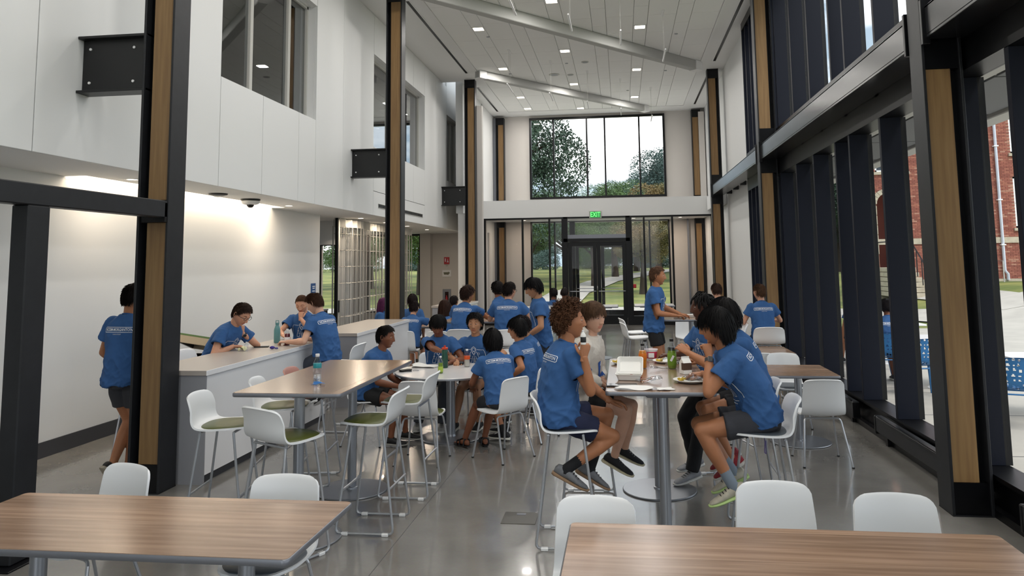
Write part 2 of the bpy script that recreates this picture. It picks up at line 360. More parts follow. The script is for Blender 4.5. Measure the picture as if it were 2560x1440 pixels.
# dark rooms behind the upper windows
m = MB(); m.box(-9.5, -9.4, -2, 23.5, 3.08, 7.9); m.box(-9.4, -5.25, -2.1, -2, 3.08, 7.9); m.box(-9.4, -5.25, 23.4, 23.5, 3.08, 7.9); m.box(-9.5, -5.25, -2, 23.5, 7.0, 7.1); m.box(-9.5, -5.25, 7, 23.5, 3.08, 3.12); m.box(-9.4, -5.3, 13, 13.1, 3.08, 7.9)
struct('wall_upper_room', m, M_dark)
for (x, y) in ((-6.6, 10.2), (-7.2, 16.8)):
    e = empty('downlight', (x, y, 7.0), label='small square downlight in the dark room behind the %s upper window' % ('nearest' if y < 12 else 'second'), cat='light')
    B(-.12, .12, -.12, .12, -.015, 0).build('trim', M_white, e, False); B(-.09, .09, -.09, .09, -.022, -.015).build('diffuser', M_lamp, e, False)
# main ceiling
ZC = 7.09
ce = struct('ceiling', MB().box(-5.3, -3.76, -8, 20.5, ZC, ZC+.15).box(-4.42, -3.76, 20.5, 26, ZC, ZC+.15).box(2.18, 3.1, -8, 26, ZC, ZC+.15).box(-3.76, 2.18, 24.93, 26, ZC, ZC+.15)
            .box(-3.78, 2.2, -8, 25, ZC+.02, ZC+.15).box(-5.3, -4.38, 20.45, 23.6, 7.8, 7.95).box(-5.3, -4.38, 20.5, 20.52, ZC, 7.9)
            .box(-3.78, -3.73, -8, 24.96, ZC-.035, ZC+.02).box(2.15, 2.2, -8, 24.96, ZC-.035, ZC+.02).box(-3.78, 2.2, 24.92, 24.97, ZC-.035, ZC+.02), M_ceil)
lanes = [-3.73, -3.15, -2.87, -2.29, -2.0, -1.4, -1.11, -.52, -.21, .37, .67, 1.26, 1.57, 2.15]
LX = {1: -3.01, 5: -1.255, 9: .52}
LY = {1: [-1.7, 1.8, 5.3, 8.8, 12.3, 15.8, 19.25, 22.75, 24.5], 5: [.3, 3.8, 7.3, 10.8, 14.3, 17.85, 21.3, 24.75], 9: [-1.2, 2.3, 5.8, 9.3, 12.8, 16.25, 19.95, 23.35]}
tile_me = {}
for li in range(13):
    x0, x1 = lanes[li], lanes[li+1]; y = 24.92; k = 0
    off = 0 if li % 2 == 0 else .59
    y1 = 24.92-(off if off else 0)
    rows = [(24.92-off, 24.92)] if off else []
    yy = 24.92-off
    while yy > 12.4: rows.append((yy-1.18, yy)); yy -= 1.18
    for (a, b_) in rows:
        g = .004; key = (round(x1-x0, 2), round(b_-a, 2))
        if key not in tile_me:
            w, d = x1-x0-2*g, b_-a-2*g; tile_me[key] = MB().box(-w/2, w/2, -d/2, d/2, -.018, .02, .003).mesh('ceiling_tile', False)
        link('ceiling_tile', tile_me[key], M_tile, ce, loc=((x0+x1)/2, (a+b_)/2, ZC+.0))
    B(x0+.005, x1-.005, -8, yy-.005, ZC-.018, ZC+.018).build('ceiling_field', M_tile, ce, False)
def downlight(name='downlight'):
    e = empty(name); m = MB(); s = .14
    for a in ((-s, s, -s, -s+.03), (-s, s, s-.03, s), (-s, -s+.03, -s, s), (s-.03, s, -s, s)): m.box(*a, -.008, .02)
    m.build('trim', M_white, e, False); B(-.11, .11, -.11, .11, 0.0, .012).build('diffuser', M_lamp, e, False); return e
dl0 = None
for li in LX:
    for n_, y in enumerate(LY[li]):
        col = {1: 'left', 5: 'middle', 9: 'right'}[li]; vis = [v for v in LY[li] if v > 14]
        lab = ('%s square ceiling downlight in the %s row' % (['nearest', 'second nearest', 'third nearest', 'fourth nearest'][vis.index(y)], col)) if y > 14 else 'square ceiling downlight outside the view above the near tables'
        if dl0 is None: dl0 = downlight(); e = dl0; e.location = (LX[li], y, ZC-.018)
        else: e = copy_tree(dl0, (LX[li], y, ZC-.018))
        tag(e, lab, 'light', 'square downlights in the tile ceiling')
        a = bpy.data.lights.new('downlight_lamp', 'AREA'); a.size = .22; a.energy = LAMP_W; a.color = (1, .97, .93)
        ao = bpy.data.objects.new('downlight_lamp', a); COL.objects.link(ao); ao.parent = e; ao.location = (0, 0, -.02)
for (x, y, wh) in ((-2.9, 16.4, 'nearest the left strip, near'), (-2.9, 19.8, 'left, beside the farther brace'), (1.35, 16.9, 'nearest right, above the big brace'), (1.3, 20.2, 'right, beyond the big brace'), (-1.3, 19.0, 'middle, beside the round sensors'), (.3, 22.4, 'farthest, towards the end window')):
    MB().lathe([(.001, -.03), (.035, -.03), (.04, -.018), (.055, -.014), (.055, 0)], (x, y, ZC), 14).build('sprinkler_head', M_alu, None, label='small round sprinkler plate, '+wh, cat='sprinkler', group='sprinkler plates on the ceiling')
for (x, y, r, n_) in ((-1.72, 20.1, .14, 'larger dark round ceiling speaker grille'), (-1.28, 20.2, .085, 'small round ceiling sensor beside the speaker grille'), (-.82, 18.95, .09, 'round ceiling sensor nearest the big diagonal brace')):
    e = empty('ceiling_speaker', (x, y, ZC-.018), label=n_, cat='speaker')
    MB().lathe([(r*.8, -.012), (r, -.012), (r*1.05, 0)], n=24).build('rim', M_frame, e); MB().lathe([(.001, -.016), (r*.78, -.013), (r*.8, -.008)], n=24).build('grille', M_edge, e)
for nm, x, ya, yb, lab in (('l', -4.065, 13.9, 19.6, 'long black linear slot diffuser in the left ceiling strip'), ('l2', -4.09, 21.3, 24.85, 'short far black slot diffuser in the left ceiling strip'),
                       ('r', 2.51, 6.6, 19.5, 'long black linear slot diffuser in the right ceiling strip'), ('r2', 2.51, 21.2, 24.9, 'short far black slot diffuser in the right ceiling strip')):
    e = empty('slot_diffuser', (x, (ya+yb)/2, ZC), label=lab, cat='vent'); h = (yb-ya)/2
    B(-.03, .03, -h, h, -.006, .002).build('black_slot', M_black, e, False)
    for s in (-1, 1): B(s*.045-.012, s*.045+.012, -h-.02, h+.02, -.012, .002, .003).build('frame', M_ceil, e, False)
# diagonal painted braces under the ceiling
def brace(p, q, w, h, z, lab):
    p = Vector(p); q = Vector(q); d = (q-p); l = d.length; a = math.atan2(d.y, d.x)
    e = empty('ceiling_brace', ((p.x+q.x)/2, (p.y+q.y)/2, z), a, label=lab, cat='beam')
    B(-l/2, l/2, -w/2, w/2, 0, h, .012).build('tube', mat('brace_paint', '#b3b3b0', .6), e, False); B(-l/2, -l/2+.25, -w*.65, w*.65, -.01, h, .01).build('end_plate', M_ceil, e, False)
    B(l/2-.25, l/2, -w*.65, w*.65, -.01, h, .01).build('end_plate', M_ceil, e, False)
brace((-3.95, 12.65), (2.1, 19.5), .2, .24, 6.83, 'larger near diagonal white brace crossing under the tile ceiling')
brace((-3.72, 19.3), (.95, 24.85), .18, .2, 6.87, 'farther diagonal white brace ending at the big end window')
# slim pendants
def pendant():
    e = empty('pendant_light'); m = MB()
    m.tube([(0, -.47, 0), (0, .47, 0)], .016, 10).build('light_tube', M_white, e)
    for y in (-.12, .12): MB().cyl((0, y, .01), (0, y, .9), .0022, 5).build('suspension_wire', M_frame, e)
    B(-.03, .03, -.2, .2, .895, .92, .006).build('canopy', M_white, e); return e
pd = None
for i, (x, y) in enumerate(((-2.6, 17.7), (-1.7, 18.85), (-.81, 20.0), (.08, 21.1), (.98, 22.3), (.976, 15.4), (.083, 14.0), (-.81, 12.95), (-1.7, 11.9))):
    lab = ['slim white pendant tube hanging nearest the left end of the farther brace', 'slim white pendant tube hanging second from the left in the farther row', 'slim white pendant tube hanging in the middle of the farther row', 'slim white pendant tube hanging in front of the big end window', 'slim white pendant tube farthest away in front of the right end window pane',
           'slim white pendant tube hanging at the right end of the near row', 'slim white pendant tube hanging second from the right in the near row', 'slim white pendant tube hanging third from the right in the near row', 'slim white pendant tube hanging at the left of the near row'][i]
    if pd is None: pd = pendant(); e = pd; e.location = (x, y, 6.17)
    else: e = copy_tree(pd, (x, y, 6.17))
    tag(e, lab, 'light', 'slim pendant tubes under the ceiling')
# far end: upper wall with window, vestibule box
YF = 25.9
m = MB(); wz0, wz1, wx0, wx1 = 4.13, 7.0, -3.13, 1.57
m.box(-4.6, wx0, YF, YF+.2, 3.3, 7.2).box(wx1, 3.1, YF, YF+.2, 3.3, 7.2).box(wx0, wx1, YF, YF+.2, 3.3, wz0).box(wx0, wx1, YF, YF+.2, wz1, 7.2)
m.box(-4.6, -3.13, YF, YF+.2, 0, 3.3).box(1.62, 3.1, YF, YF+.2, 0, 3.3)
struct('wall_far', m, M_warm)
struct('trim_1', B(-4.4, 3.0, 23.36, YF, 3.34, 3.9), M_wall)      # vestibule roof and white beam
struct('wall_far_left', MB().box(-4.6, -4.4, 20.6, YF, 3.34, 7.2).box(-4.6, -4.36, 23.4, YF, 0, 3.34).box(-4.55, -4.32, 20.62, 23.4, 0, 3.34), M_wall)
struct('wall_far_right', MB().box(2.78, 3.1, 23.4, YF, 0, 3.34).box(2.9, 3.1, 20.3, YF, 3.34, 7.1).box(2.85, 3.1, 16.5, 20.6, 0, 7.1).box(2.85, 3.1, 20.6, 23.4, 0, 3.34), M_wall)
struct('trim_2', B(-4.03, -3.85, 20.62, 20.8, 0, 6.4), M_warm); struct('trim_3', B(2.68, 2.87, 25.5, 25.68, 3.9, 6.95), M_warm); struct('trim_4', B(2.62, 2.85, 20.7, 23.3, 3.45, 3.85), M_wall)
def mullwin(name, x0, x1, y, z0, z1, divs, fw=.07, dep=.12, glass=M_glass, base=None):
    w = empty(name, (0, 0, 0), kind='structure'); fb = fw if base is None else base
    m = MB(); m.box(x0, x0+fw, y-dep/2, y+dep/2, z0, z1).box(x1-fw, x1, y-dep/2, y+dep/2, z0, z1).box(x0+fw, x1-fw, y-dep/2, y+dep/2, z1-fw, z1).box(x0+fw, x1-fw, y-dep/2, y+dep/2, z0, z0+fb)
    m.build('window_frame', M_black, w, False)
    for d in divs: B(d-.028, d+.028, y-dep/2, y+dep/2, z0+fb, z1-fw, .004).build('mullion', M_black, w, False)
    e = [x0+fw]+list(divs)+[x1-fw]
    for a, b_ in zip(e[:-1], e[1:]): B(a, b_, y-.004, y+.004, z0+fb, z1-fw).build('pane', glass, w, False)
    return w
mullwin('window_4', wx0, wx1, YF-.02, wz0, wz1, (-2.28, -1.115, -.49, .694))
def doorset(idx, y, left, right, H, cx0, cx1, split):
    """glazed screen with a double door between cx0 and cx1"""
    w = mullwin('window_%d' % idx, left[0], cx0, y, 0, H, left[1:], .055, .12, base=.1)
    w2 = mullwin('window_%d' % (idx+1), cx1, right[-1], y, 0, H, right[:-1], .055, .12, base=.27)
    d = empty('door_%d' % (idx-4), (0, 0, 0), kind='structure'); t = .13
    m = MB(); m.box(cx0-.02, cx0+t, y-.09, y+.09, 0, H).box(cx1-t, cx1+.02, y-.09, y+.09, 0, H).box(cx0, cx1, y-.09, y+.09, H-.05, H).box(cx0, cx1, y-.09, y+.09, 2.56, 2.66)
    m.build('door_frame', M_black, d, False)
    B(cx0+t, cx1-t, y-.05, y-.02, 2.66, 2.78).build('operator_cover', M_edge, d, False); B(cx0+t, cx1-t, y-.004, y+.004, 2.78, H-.05).build('transom_pane', M_glass, d, False)
    for (a, b_) in ((cx0+t+.01, split-.005), (split+.005, cx1-t-.01)):
        m = MB(); s = .11; m.box(a, a+s, y-.03, y+.03, .02, 2.55).box(b_-s, b_, y-.03, y+.03, .02, 2.55).box(a+s, b_-s, y-.03, y+.03, 2.42, 2.55).box(a+s, b_-s, y-.03, y+.03, .02, .30)
        lf = m.build('door_leaf', M_black, d, False); B(a+s, b_-s, y-.004, y+.004, .3, 2.42).build('pane', M_glass, lf, False)
        MB().tube([(a+.04, y-.05, 1.03), (a+.04, y-.09, 1.03), (b_-.04, y-.09, 1.03), (b_-.04, y-.05, 1.03)], .013, 8).build('push_bar', M_alu, lf)
    return d
doorset(5, 23.42, (-4.32, -3.09, -2.24), (.694, 1.558, 2.78), 3.34, -1.80, .26, -.777)
doorset(7, 25.88, (-3.13, -2.29), (.95, 1.63), 3.36, -1.72, .30, -.72)
# exit sign on the beam above the doors
ex = empty('exit_sign', (-.79, 23.35, 3.4), label='green lit EXIT sign on the white beam over the far doors', cat='sign')
B(-.19, .19, -.05, 0, -.12, .12, .012).build('housing', M_frame, ex, False); B(-.16, .16, -.056, -.05, -.1, .085).build('face', mat('exit_face', '#1c6b35', .5, emit='#1f8a40', es=.6), ex, False)
text_on('lettering', 'EXIT', .21, mat('exit_letters', '#6cff70', .5, emit='#58ff62', es=2.2), (0, -.057, -.01), (1, 0, 0), (0, 0, 1), ex, sx=.72)
B(.32, .41, 23.28, 23.34, 1.12, 1.24, .01).build('fire_alarm_pull', mat('alarm_red', '#b3202a', .4), None, label='small red alarm box on the frame right of the far doors', cat='alarm')
# ------------------------------------------------ right curtain wall
YN, YE = -7.8, 16.5; M_mull = mat('bronze_mullion', '#101010', .45, 0, .3)
bulk = struct('wall_right', MB().box(2.70, 2.96, YN, YE, .0, .06).box(2.76, 2.96, YN, YE, .06, .30).box(2.72, 2.96, YN, YE, .27, .305).box(2.72, 2.96, YN, YE, 3.4, 4.2).box(2.72, 3.1, YN, YE, 6.92, 7.1)
              , M_black)
wr = empty('window_9', (0, 0, 0), kind='structure')
bay2 = [6.48, 8.20, 9.28, 9.87, 10.97, 12.02, 13.18]; bay3 = [13.75, 14.6, 15.1, 15.6, 16.1, 16.48]; bay1 = [5.55, 4.4, 3.75, 2.7, 1.55, .4, -.7, -1.9, -3, -4.1, -5.2, -6.3, -7.7]
fins = sorted(bay1+bay2+bay3)
finL = MB().box(2.725, 2.93, -.03, .03, .305, 3.4, .003).mesh('mullion_fin', False); finU = MB().box(2.725, 2.93, -.03, .03, 4.2, 6.92, .003).mesh('mullion_fin', False)
mulL = MB().box(2.93, 2.985, -.022, .022, .305, 3.4).mesh('mullion', False); mulU = MB().box(2.93, 2.985, -.022, .022, 4.2, 6.92).mesh('mullion', False)
for y in fins:
    link('mullion_fin', finL, M_navy, wr, loc=(0, y, 0)); link('mullion_fin', finU, M_navy, wr, loc=(0, y, 0)); link('mullion', mulL, M_mull, wr, loc=(0, y, 0)); link('mullion', mulU, M_mull, wr, loc=(0, y, 0))
for a, b_ in zip(fins[:-1], fins[1:]):
    B(2.938, 2.944, a+.025, b_-.025, .305, 3.4).build('pane', M_glass, wr, False); B(2.938, 2.944, a+.025, b_-.025, 4.2, 6.92).build('pane', M_glass, wr, False)
for (a, b_, lab) in ((9.35, 10.35, 'dark metal convector box low on the window wall, farther one'), (6.55, 8.55, 'long dark metal convector box low on the window wall beside the big column'), (2.5, 5.6, 'dark metal convector box low on the window wall nearest the viewer')):
    e = empty('convector', (2.66, (a+b_)/2, 0), label=lab, cat='heater'); h = (b_-a)/2
    B(-.04, .038, -h, h, .10, .27, .012).build('cover', M_steel, e, False); B(-.045, .038, -h-.03, -h+.01, .08, .268, .008).build('end_cap', M_black, e, False); B(-.045, .038, h-.01, h+.03, .08, .268, .008).build('end_cap', M_black, e, False)
    for yy in (-h+.2, h-.2): B(0, .035, yy-.03, yy+.03, 0, .1).build('foot', M_black, e, False)
    for k in range(3): B(-.042, -.02, -h+.05, h-.05, .27-k*.02, .275-k*.02).build('louvre', M_black, e, False)
# horizontal steel beams between the right columns
for (a, b_, lab) in ((-7.5, 6.15, 'horizontal dark steel beam nearest the viewer along the window wall'), (6.43, 13.25, 'horizontal dark steel beam between the two big window columns'), (13.5, 20.3, 'farthest horizontal steel beam along the window wall, catching daylight')):
    e = empty('wall_beam', (2.42, (a+b_)/2, 3.78), label=lab, cat='beam', group='steel beams along the window wall'); h = (b_-a)/2-.01
    B(0, .30, -h, h, -.13, -.105, .004).build('bottom_plate', M_beam, e, False); B(0, .02, -h, h, -.105, .125, .004).build('face_plate', M_beam, e, False); B(0, .30, -h, h, .105, .13, .004).build('top_plate', M_beam, e, False)
    for s in (-1, 1): B(-.03, .03, s*(h-.03)-.02, s*(h-.03)+.02, -.18, .18, .004).build('end_plate', M_black, e, False)
    for k in range(6): B(.3, .42, -h+.6+k*1.1, -h+.72+k*1.1, -.15, -.04).build('wall_bracket', M_steel, e, False)
# ------------------------------------------------ steel columns with oak infill
def column(x, y, side, z0, zt, woods, lab):
    """x = outer face looking into the room (right face of left columns, left face of right ones)"""
    e = empty('steel_column', (x, y, 0), label=lab, cat='column', group='steel columns with oak infill'); s = -side
    def fx(a, b_): a, b_ = s*a, s*b_; return (min(a, b_), max(a, b_))
    B(*fx(0, .022), 0, .25, z0, zt, .003).build('flange', M_steel, e, False); B(*fx(.278, .30), 0, .25, z0, zt, .003).build('flange', M_steel, e, False)
    B(*fx(.02, .28), .11, .14, z0, zt).build('web', M_black, e, False)
    for (a, b_) in woods: B(*fx(.024, .215), .025, .11, a, b_, .003).build('oak_infill', M_infill, e, False)
    B(*fx(.215, .23), .05, .11, z0, zt).build('side_channel', M_black, e, False)
    lo = min([w[0] for w in woods]); hi = max([w[1] for w in woods])
    if z0 < .1: B(*fx(.022, .278), .02, .11, 0, .24).build('base_block', M_black, e, False); B(*fx(.0, .30), -.004, .254, 0, .006).build('base_plate', M_steel, e, False)
    B(*fx(.022, .278), .02, .11, hi, zt).build('top_block', M_black, e, False)
    if len(woods) > 1: B(*fx(.022, .278), .02, .11, woods[0][1], woods[1][0]).build('joint_block', M_black, e, False)
    return e
YC = [6.17, 13.25, 20.3, 25.55]
column(-3.985, YC[0], 1, 0, 7.09, [(.24, 2.33), (2.53, 6.85)], 'nearest left dark steel column with an oak strip beside the white counter')
column(-3.985, YC[1], 1, 0, 7.09, [(.24, 6.86)], 'second left steel column with oak strip, in front of the folding grille')
column(-3.985, YC[2], 1, 0, 7.09, [(.24, 6.85)], 'third left steel column with oak strip, beside the extinguisher wall')
column(-3.985, YC[3], 1, 3.9, 7.0, [(4.1, 6.75)], 'small far left steel column with oak strip left of the upper end window')
column(-3.985, YC[3], 1, 0, 3.34, [(.24, 3.15)], 'far left steel column inside the glazed vestibule')
column(2.405, YC[0], -1, 0, 7.09, [(.24, 3.42), (4.2, 6.85)], 'nearest right steel column with wide oak strip beside the window fins')
column(2.405, YC[1], -1, 0, 7.09, [(.24, 3.42), (4.2, 6.85)], 'second right steel column with oak strips above and below the beam')
column(2.405, YC[2], -1, 0, 7.09, [(.24, 3.42), (4.2, 6.83)], 'third right steel column with oak strips at the white beam end')
column(2.455, YC[3], -1, 3.9, 7.04, [(4.12, 6.78)], 'small far right steel column with oak strip right of the upper end window')
column(2.455, YC[3], -1, 0, 3.34, [(.24, 3.17)], 'far right steel column inside the glazed vestibule')
struct('trim_5', MB().box(-4.39, -4.27, 25.62, 25.75, 3.9, 7.0).box(-4.39, -4.27, 25.62, 25.75, 0, 3.34).box(2.20, 2.26, 25.7, 25.78, 0, 3.34), M_edge)
# brackets tying left columns to the wall
for y, lab in ((6.2, 'nearest black steel I-beam stub between column and white upper wall'), (13.27, 'second black steel I-beam stub between column and white upper wall'), (20.32, 'farthest black steel I-beam stub between column and white upper wall')):
    e = empty('beam_stub', (-4.61, y+.08, 3.81), label=lab, cat='beam', group='I-beam stubs on the left wall')
    B(-.345, .345, -.012, .012, -.245, .245).build('web', M_blackp, e, False)
    for s in (-1, 1): B(-.347, .347, -.09, .09, s*.255-.012, s*.255+.012, .003).build('flange', M_blackp, e, False)
    for x in (-.27, .17):
        for z in (-.16, .16): MB().cyl((x, -.012, z), (x, -.022, z), .013, 8).build('bolt', M_white, e)
# portal frame from the near left column towards the viewer
pf = empty('portal_frame', (-3.99, 5.2, 0), label='charcoal tube frame with post and rail running forward from the left column', cat='frame')
B(-.12, 0, -3.5, .97, 2.37, 2.52, .008).build('rail', M_steel, pf, False); B(-.13, 0, -.6, -.4, .012, 2.37, .008).build('post', M_steel, pf, False); B(-.2, .06, -.68, -.32, 0, .012, .002).build('base_plate', M_black, pf, False)
B(-.13, 0, -3.5, -3.3, .012, 2.37, .008).build('post', M_steel, pf, False); B(-.22, .0, .93, .975, 2.33, 2.5).build('end_plate', M_black, pf, False)
# ------------------------------------------------ room behind the grille
struct('wall_alcove', MB().box(-7.9, -6.72, 16.1, 16.3, 0, 2.93).box(-6.36, -6.02, 16.1, 16.3, 0, 2.93).box(-6.72, -6.36, 16.1, 16.3, 0, .82).box(-6.72, -6.36, 16.1, 16.3, 2.39, 2.93), M_wall)
w = mullwin('window_10', -6.72, -6.36, 16.15, .82, 2.39, (), .02, .05)
struct('wall_back_room', MB().box(-10.2, -10.12, 24.2, 24.4, 0, 2.93).box(-9.3, -8.45, 24.2, 24.4, 0, 2.93).box(-6.6, -4.3, 24.2, 24.4, 0, 2.93).box(-8.45, -6.6, 24.2, 24.4, 0, .35).box(-10.4, -10.2, 14.3, 24.4, 0, 2.93).box(-6.55, -6.2, 23.9, 24.2, 0, 2.93), M_warm)
mullwin('window_11', -8.45, -6.6, 24.25, .35, 2.93, (-7.5,), .06, .1); mullwin('window_12', -10.12, -9.3, 24.25, .0, 2.93, (), .05, .1)
kb = empty('storage_cabinet', (-6.75, 15.75, 0), label='black low cabinet behind the left end of the folding grille', cat='cabinet')
B(-.3, .3, -.2, .2, 0, .95, .01).build('body', M_blackp, kb, False); B(-.31, .31, -.21, .21, .95, .98, .004).build('top', M_alu, kb, False)
for s in (-1, 1): B(s*.15-.14, s*.15+.14, -.215, -.2, .04, .92, .004).build('door', M_blackp, kb, False)
br = struct('trim_6', B(-9.28, -8.6, 23.9, 24.15, 0, 2.93), mat('brown_panel', '#5a4a3e', .6))
# folding security grille
gr = empty('folding_grille', (-5.95, 15.2, 0), label='folding silver security grille of thin rods closing the side room', cat='grille')
zs = [.15, .5, .85, 1.2, 1.55, 1.9, 2.25, 2.6]; pts = []
rods = MB(); bars = MB(); hdr = MB(); npan = 46
for i in range(npan+1):
    yy = i*5.4/npan; xx = .10*(1 if i % 2 else -1)+(.0 if i > 12 else .12*math.sin(i/12*PI))
    pts.append((xx, yy))
for i, (x, y) in enumerate(pts):
    rods.cyl((x, y, .02), (x, y, 2.76), .009 if i % 4 else .016, 6)
    if i < npan:
        x2, y2 = pts[i+1]
        for k in (.33, .66): rods.cyl((x+(x2-x)*k, y+(y2-y)*k, .05), (x+(x2-x)*k, y+(y2-y)*k, 2.74), .0045, 4)
        for z in zs: bars.cyl((x, y, z), (x2, y2, z), .006, 4)
        d = math.hypot(x2-x, y2-y); a = math.atan2(y2-y, x2-x); hb = MB().box(0, d, -.006, .006, 2.74, 2.9)
        hb.xf(Matrix.Translation((x, y, 0)) @ Matrix.Rotation(a, 4, 'Z')); V, fs, mi = hb.arrays(); hdr.add(V, fs)
M_gr = mat('grille_aluminium', '#a9a7a2', .45, .3); rods.build('vertical_rods', M_gr, gr, kind='stuff'); bars.build('cross_links', M_gr, gr, kind='stuff'); hdr.build('top_panels', M_frame, gr, False)
B(-.03, .03, -.07, -.02, 0, 2.928, .004).build('lead_post', M_black, gr, False); B(-.03, .03, -.02, .05, 0, 2.9, .004).build('lead_post', M_frame, gr, False); B(-.06, .06, -.05, 5.5, 2.9, 2.929).build('track', M_frame, gr, False)
B(.03, .05, -.01, .04, .95, 1.2, .004).build('lock', M_blackp, gr, False)
# things on walls and soffit
e = empty('wall_sign', (-5.96, 14.0, 1.48), label='small blue room sign on the white side wall near the grille', cat='sign')
B(-.006, .006, -.1, .1, -.11, .11, .003).build('plate', mat('sign_blue', '#1f4e86', .4), e, False)
for z, w_ in ((.05, .12), (.015, .1), (-.04, .12)): B(.006, .0075, -w_/2, w_/2, z-.008, z+.008).build('lettering', M_print, e, False)
e = empty('extinguisher_cabinet', (-5.72, 24.2, .78), label='silver recessed fire extinguisher cabinet on the beige wall', cat='cabinet')
m = MB(); m.box(-.14, .14, -.03, 0, -.33, .33, .006); m.build('frame', M_alu, e, False); B(-.06, .06, -.034, -.03, -.26, .24).build('window_strip', mat('dark_red_glass', '#2a1416', .2), e, False)
MB().lathe([(.001, -.2), (.035, -.2), (.035, .05), (.015, .09), (.015, .13)], (0, -.05, 0), 12).build('extinguisher', mat('alarm_red', '#b3202a'), e)
e = empty('extinguisher_sign', (-5.72, 24.19, 2.05), label='small red and white fire extinguisher pictogram sign on the beige wall', cat='sign')
B(-.09, .09, -.02, 0, -.13, .1, .003).build('plate', mat('alarm_red', '#b3202a'), e, False); B(-.06, -.03, -.022, -.02, -.05, .06).build('pictogram', M_print, e, False); B(.01, .06, -.022, -.02, -.07, -.03).build('pictogram', M_print, e, False)
MB().prism([(.02, -.05), (.05, -.05), (.035, .06)], 0, .002).xf(Matrix.Translation((0, -.02, 0)) @ Matrix.Rotation(PI/2, 4, 'X')).build('pictogram', M_print, e, False)
MB().prism([(-.06, 0), (.06, 0), (0, -.07)], 0, .01).xf(Matrix.Translation((0, -.005, -.14)) @ Matrix.Rotation(PI/2, 4, 'X')).build('pointer', M_frame, e, False)
e = empty('arrow_sign', (-5.72, 24.19, 1.62), label='small white plaque with a grey green arrow shape on the beige wall', cat='sign')
B(-.15, .15, -.015, 0, -.11, .11, .003).build('plate', M_white, e, False)
MB().prism([(-.11, .04), (.05, .04), (.06, .055), (.11, .02), (.05, -.05), (.0, -.04), (-.09, -.04)], 0, .003).xf(Matrix.Translation((0, -.015, 0)) @ Matrix.Rotation(PI/2, 4, 'X')).build('emblem', mat('arrow_olive', '#6a6a55'), e, False)
e = empty('access_point', (-5.47, 9.59, 2.93), label='flat black rimmed dome on the low ceiling above the counter', cat='ceiling device')
MB().lathe([(.001, -.035), (.06, -.035), (.12, -.02), (.13, 0)], n=24).build('body', M_blackp, e); MB().lathe([(.001, -.05), (.05, -.045), (.06, -.034)], n=24).build('ring', M_white, e)
e = empty('security_camera', (-5.47, 10.5, 2.93), label='round white dome security camera with dark bubble under the low ceiling', cat='camera')
MB().lathe([(.11, -.03), (.14, -.02), (.14, 0)], n=24).build('base', M_blackp, e); MB().lathe([(.08, -.085), (.12, -.07), (.135, -.03)], n=24).build('shell', M_white, e); MB().lathe([(.001, -.13), (.03, -.125), (.05, -.1), (.055, -.08)], n=20).build('dome', M_blackp, e)
d0 = None
for i, (x, y) in enumerate(((-5.47, 7.77), (-5.52, 15.4), (-5.55, 17.2), (-5.55, 19.0), (-5.6, 21.2), (-5.47, 11.8))):
    lab = ['small round downlight in the low ceiling left of the big column', 'round downlight in the low ceiling above the grille start', 'second round downlight in the low ceiling along the grille', 'third round downlight in the low ceiling along the grille', 'farthest round downlight in the low ceiling before the extinguisher wall', 'small round downlight in the low ceiling past the security camera'][i]
    if d0 is None:
        d0 = empty('soffit_downlight'); MB().lathe([(.055, -.006), (.075, -.006), (.08, 0)], n=20).build('trim', M_white, d0); MB().lathe([(.001, -.002), (.052, -.002), (.055, -.006)], n=20).build('diffuser', M_lamp, d0); e = d0; e.location = (x, y, 2.93)
    else: e = copy_tree(d0, (x, y, 2.93))
    tag(e, lab, 'light', 'round downlights in the low ceiling')
    a = bpy.data.lights.new('soffit_lamp', 'AREA'); a.size = .1; a.energy = 4 if y < 14 else 12; a.color = (1, .82, .62); ao = bpy.data.objects.new('soffit_lamp', a); COL.objects.link(ao); ao.parent = e; ao.location = (0, 0, -.02)
for (x, y) in ((-3.2, 24.7), (.4, 24.7), (1.9, 24.7)):
    e = copy_tree(d0, (x, y, 3.34), label='round vestibule downlight '+('at the left' if x < -1 else 'behind the doors' if x < 1 else 'at the right'), group='vestibule downlights'); e['category'] = 'light'
    a = bpy.data.lights.new('soffit_lamp', 'AREA'); a.size = .1; a.energy = 10; a.color = (1, .82, .66); ao = bpy.data.objects.new('soffit_lamp', a); COL.objects.link(ao); ao.parent = e; ao.location = (0, 0, -.02)
for o in COL.objects:
    if o.name.startswith('soffit_lamp') and o.parent and o.parent.location.z > 3.2: pass
# back wall behind the viewer with a glazed opening
struct('wall_back', MB().box(-12, -4.9, -8.2, -8, 0, 7.2).box(-4.9, 3.1, -8.2, -8, 0, .4).box(-4.9, 3.1, -8.2, -8, 6.6, 7.2), M_wall)
struct('wall_left_side_aisle', B(-12.2, -12, -8.2, 14.3, 0, 2.93), M_wall)
# floor box
e = empty('floor_box', (-.82, 5.85, 0), label='square brushed metal floor box lid in the polished concrete floor', cat='floor box')
B(-.13, .13, -.13, .13, 0, .004, .001).build('lid', mat('floor_box_metal', '#55524c', .35, .5), e, False); B(-.035, .035, .06, .1, .004, .006).build('latch', M_edge, e, False)
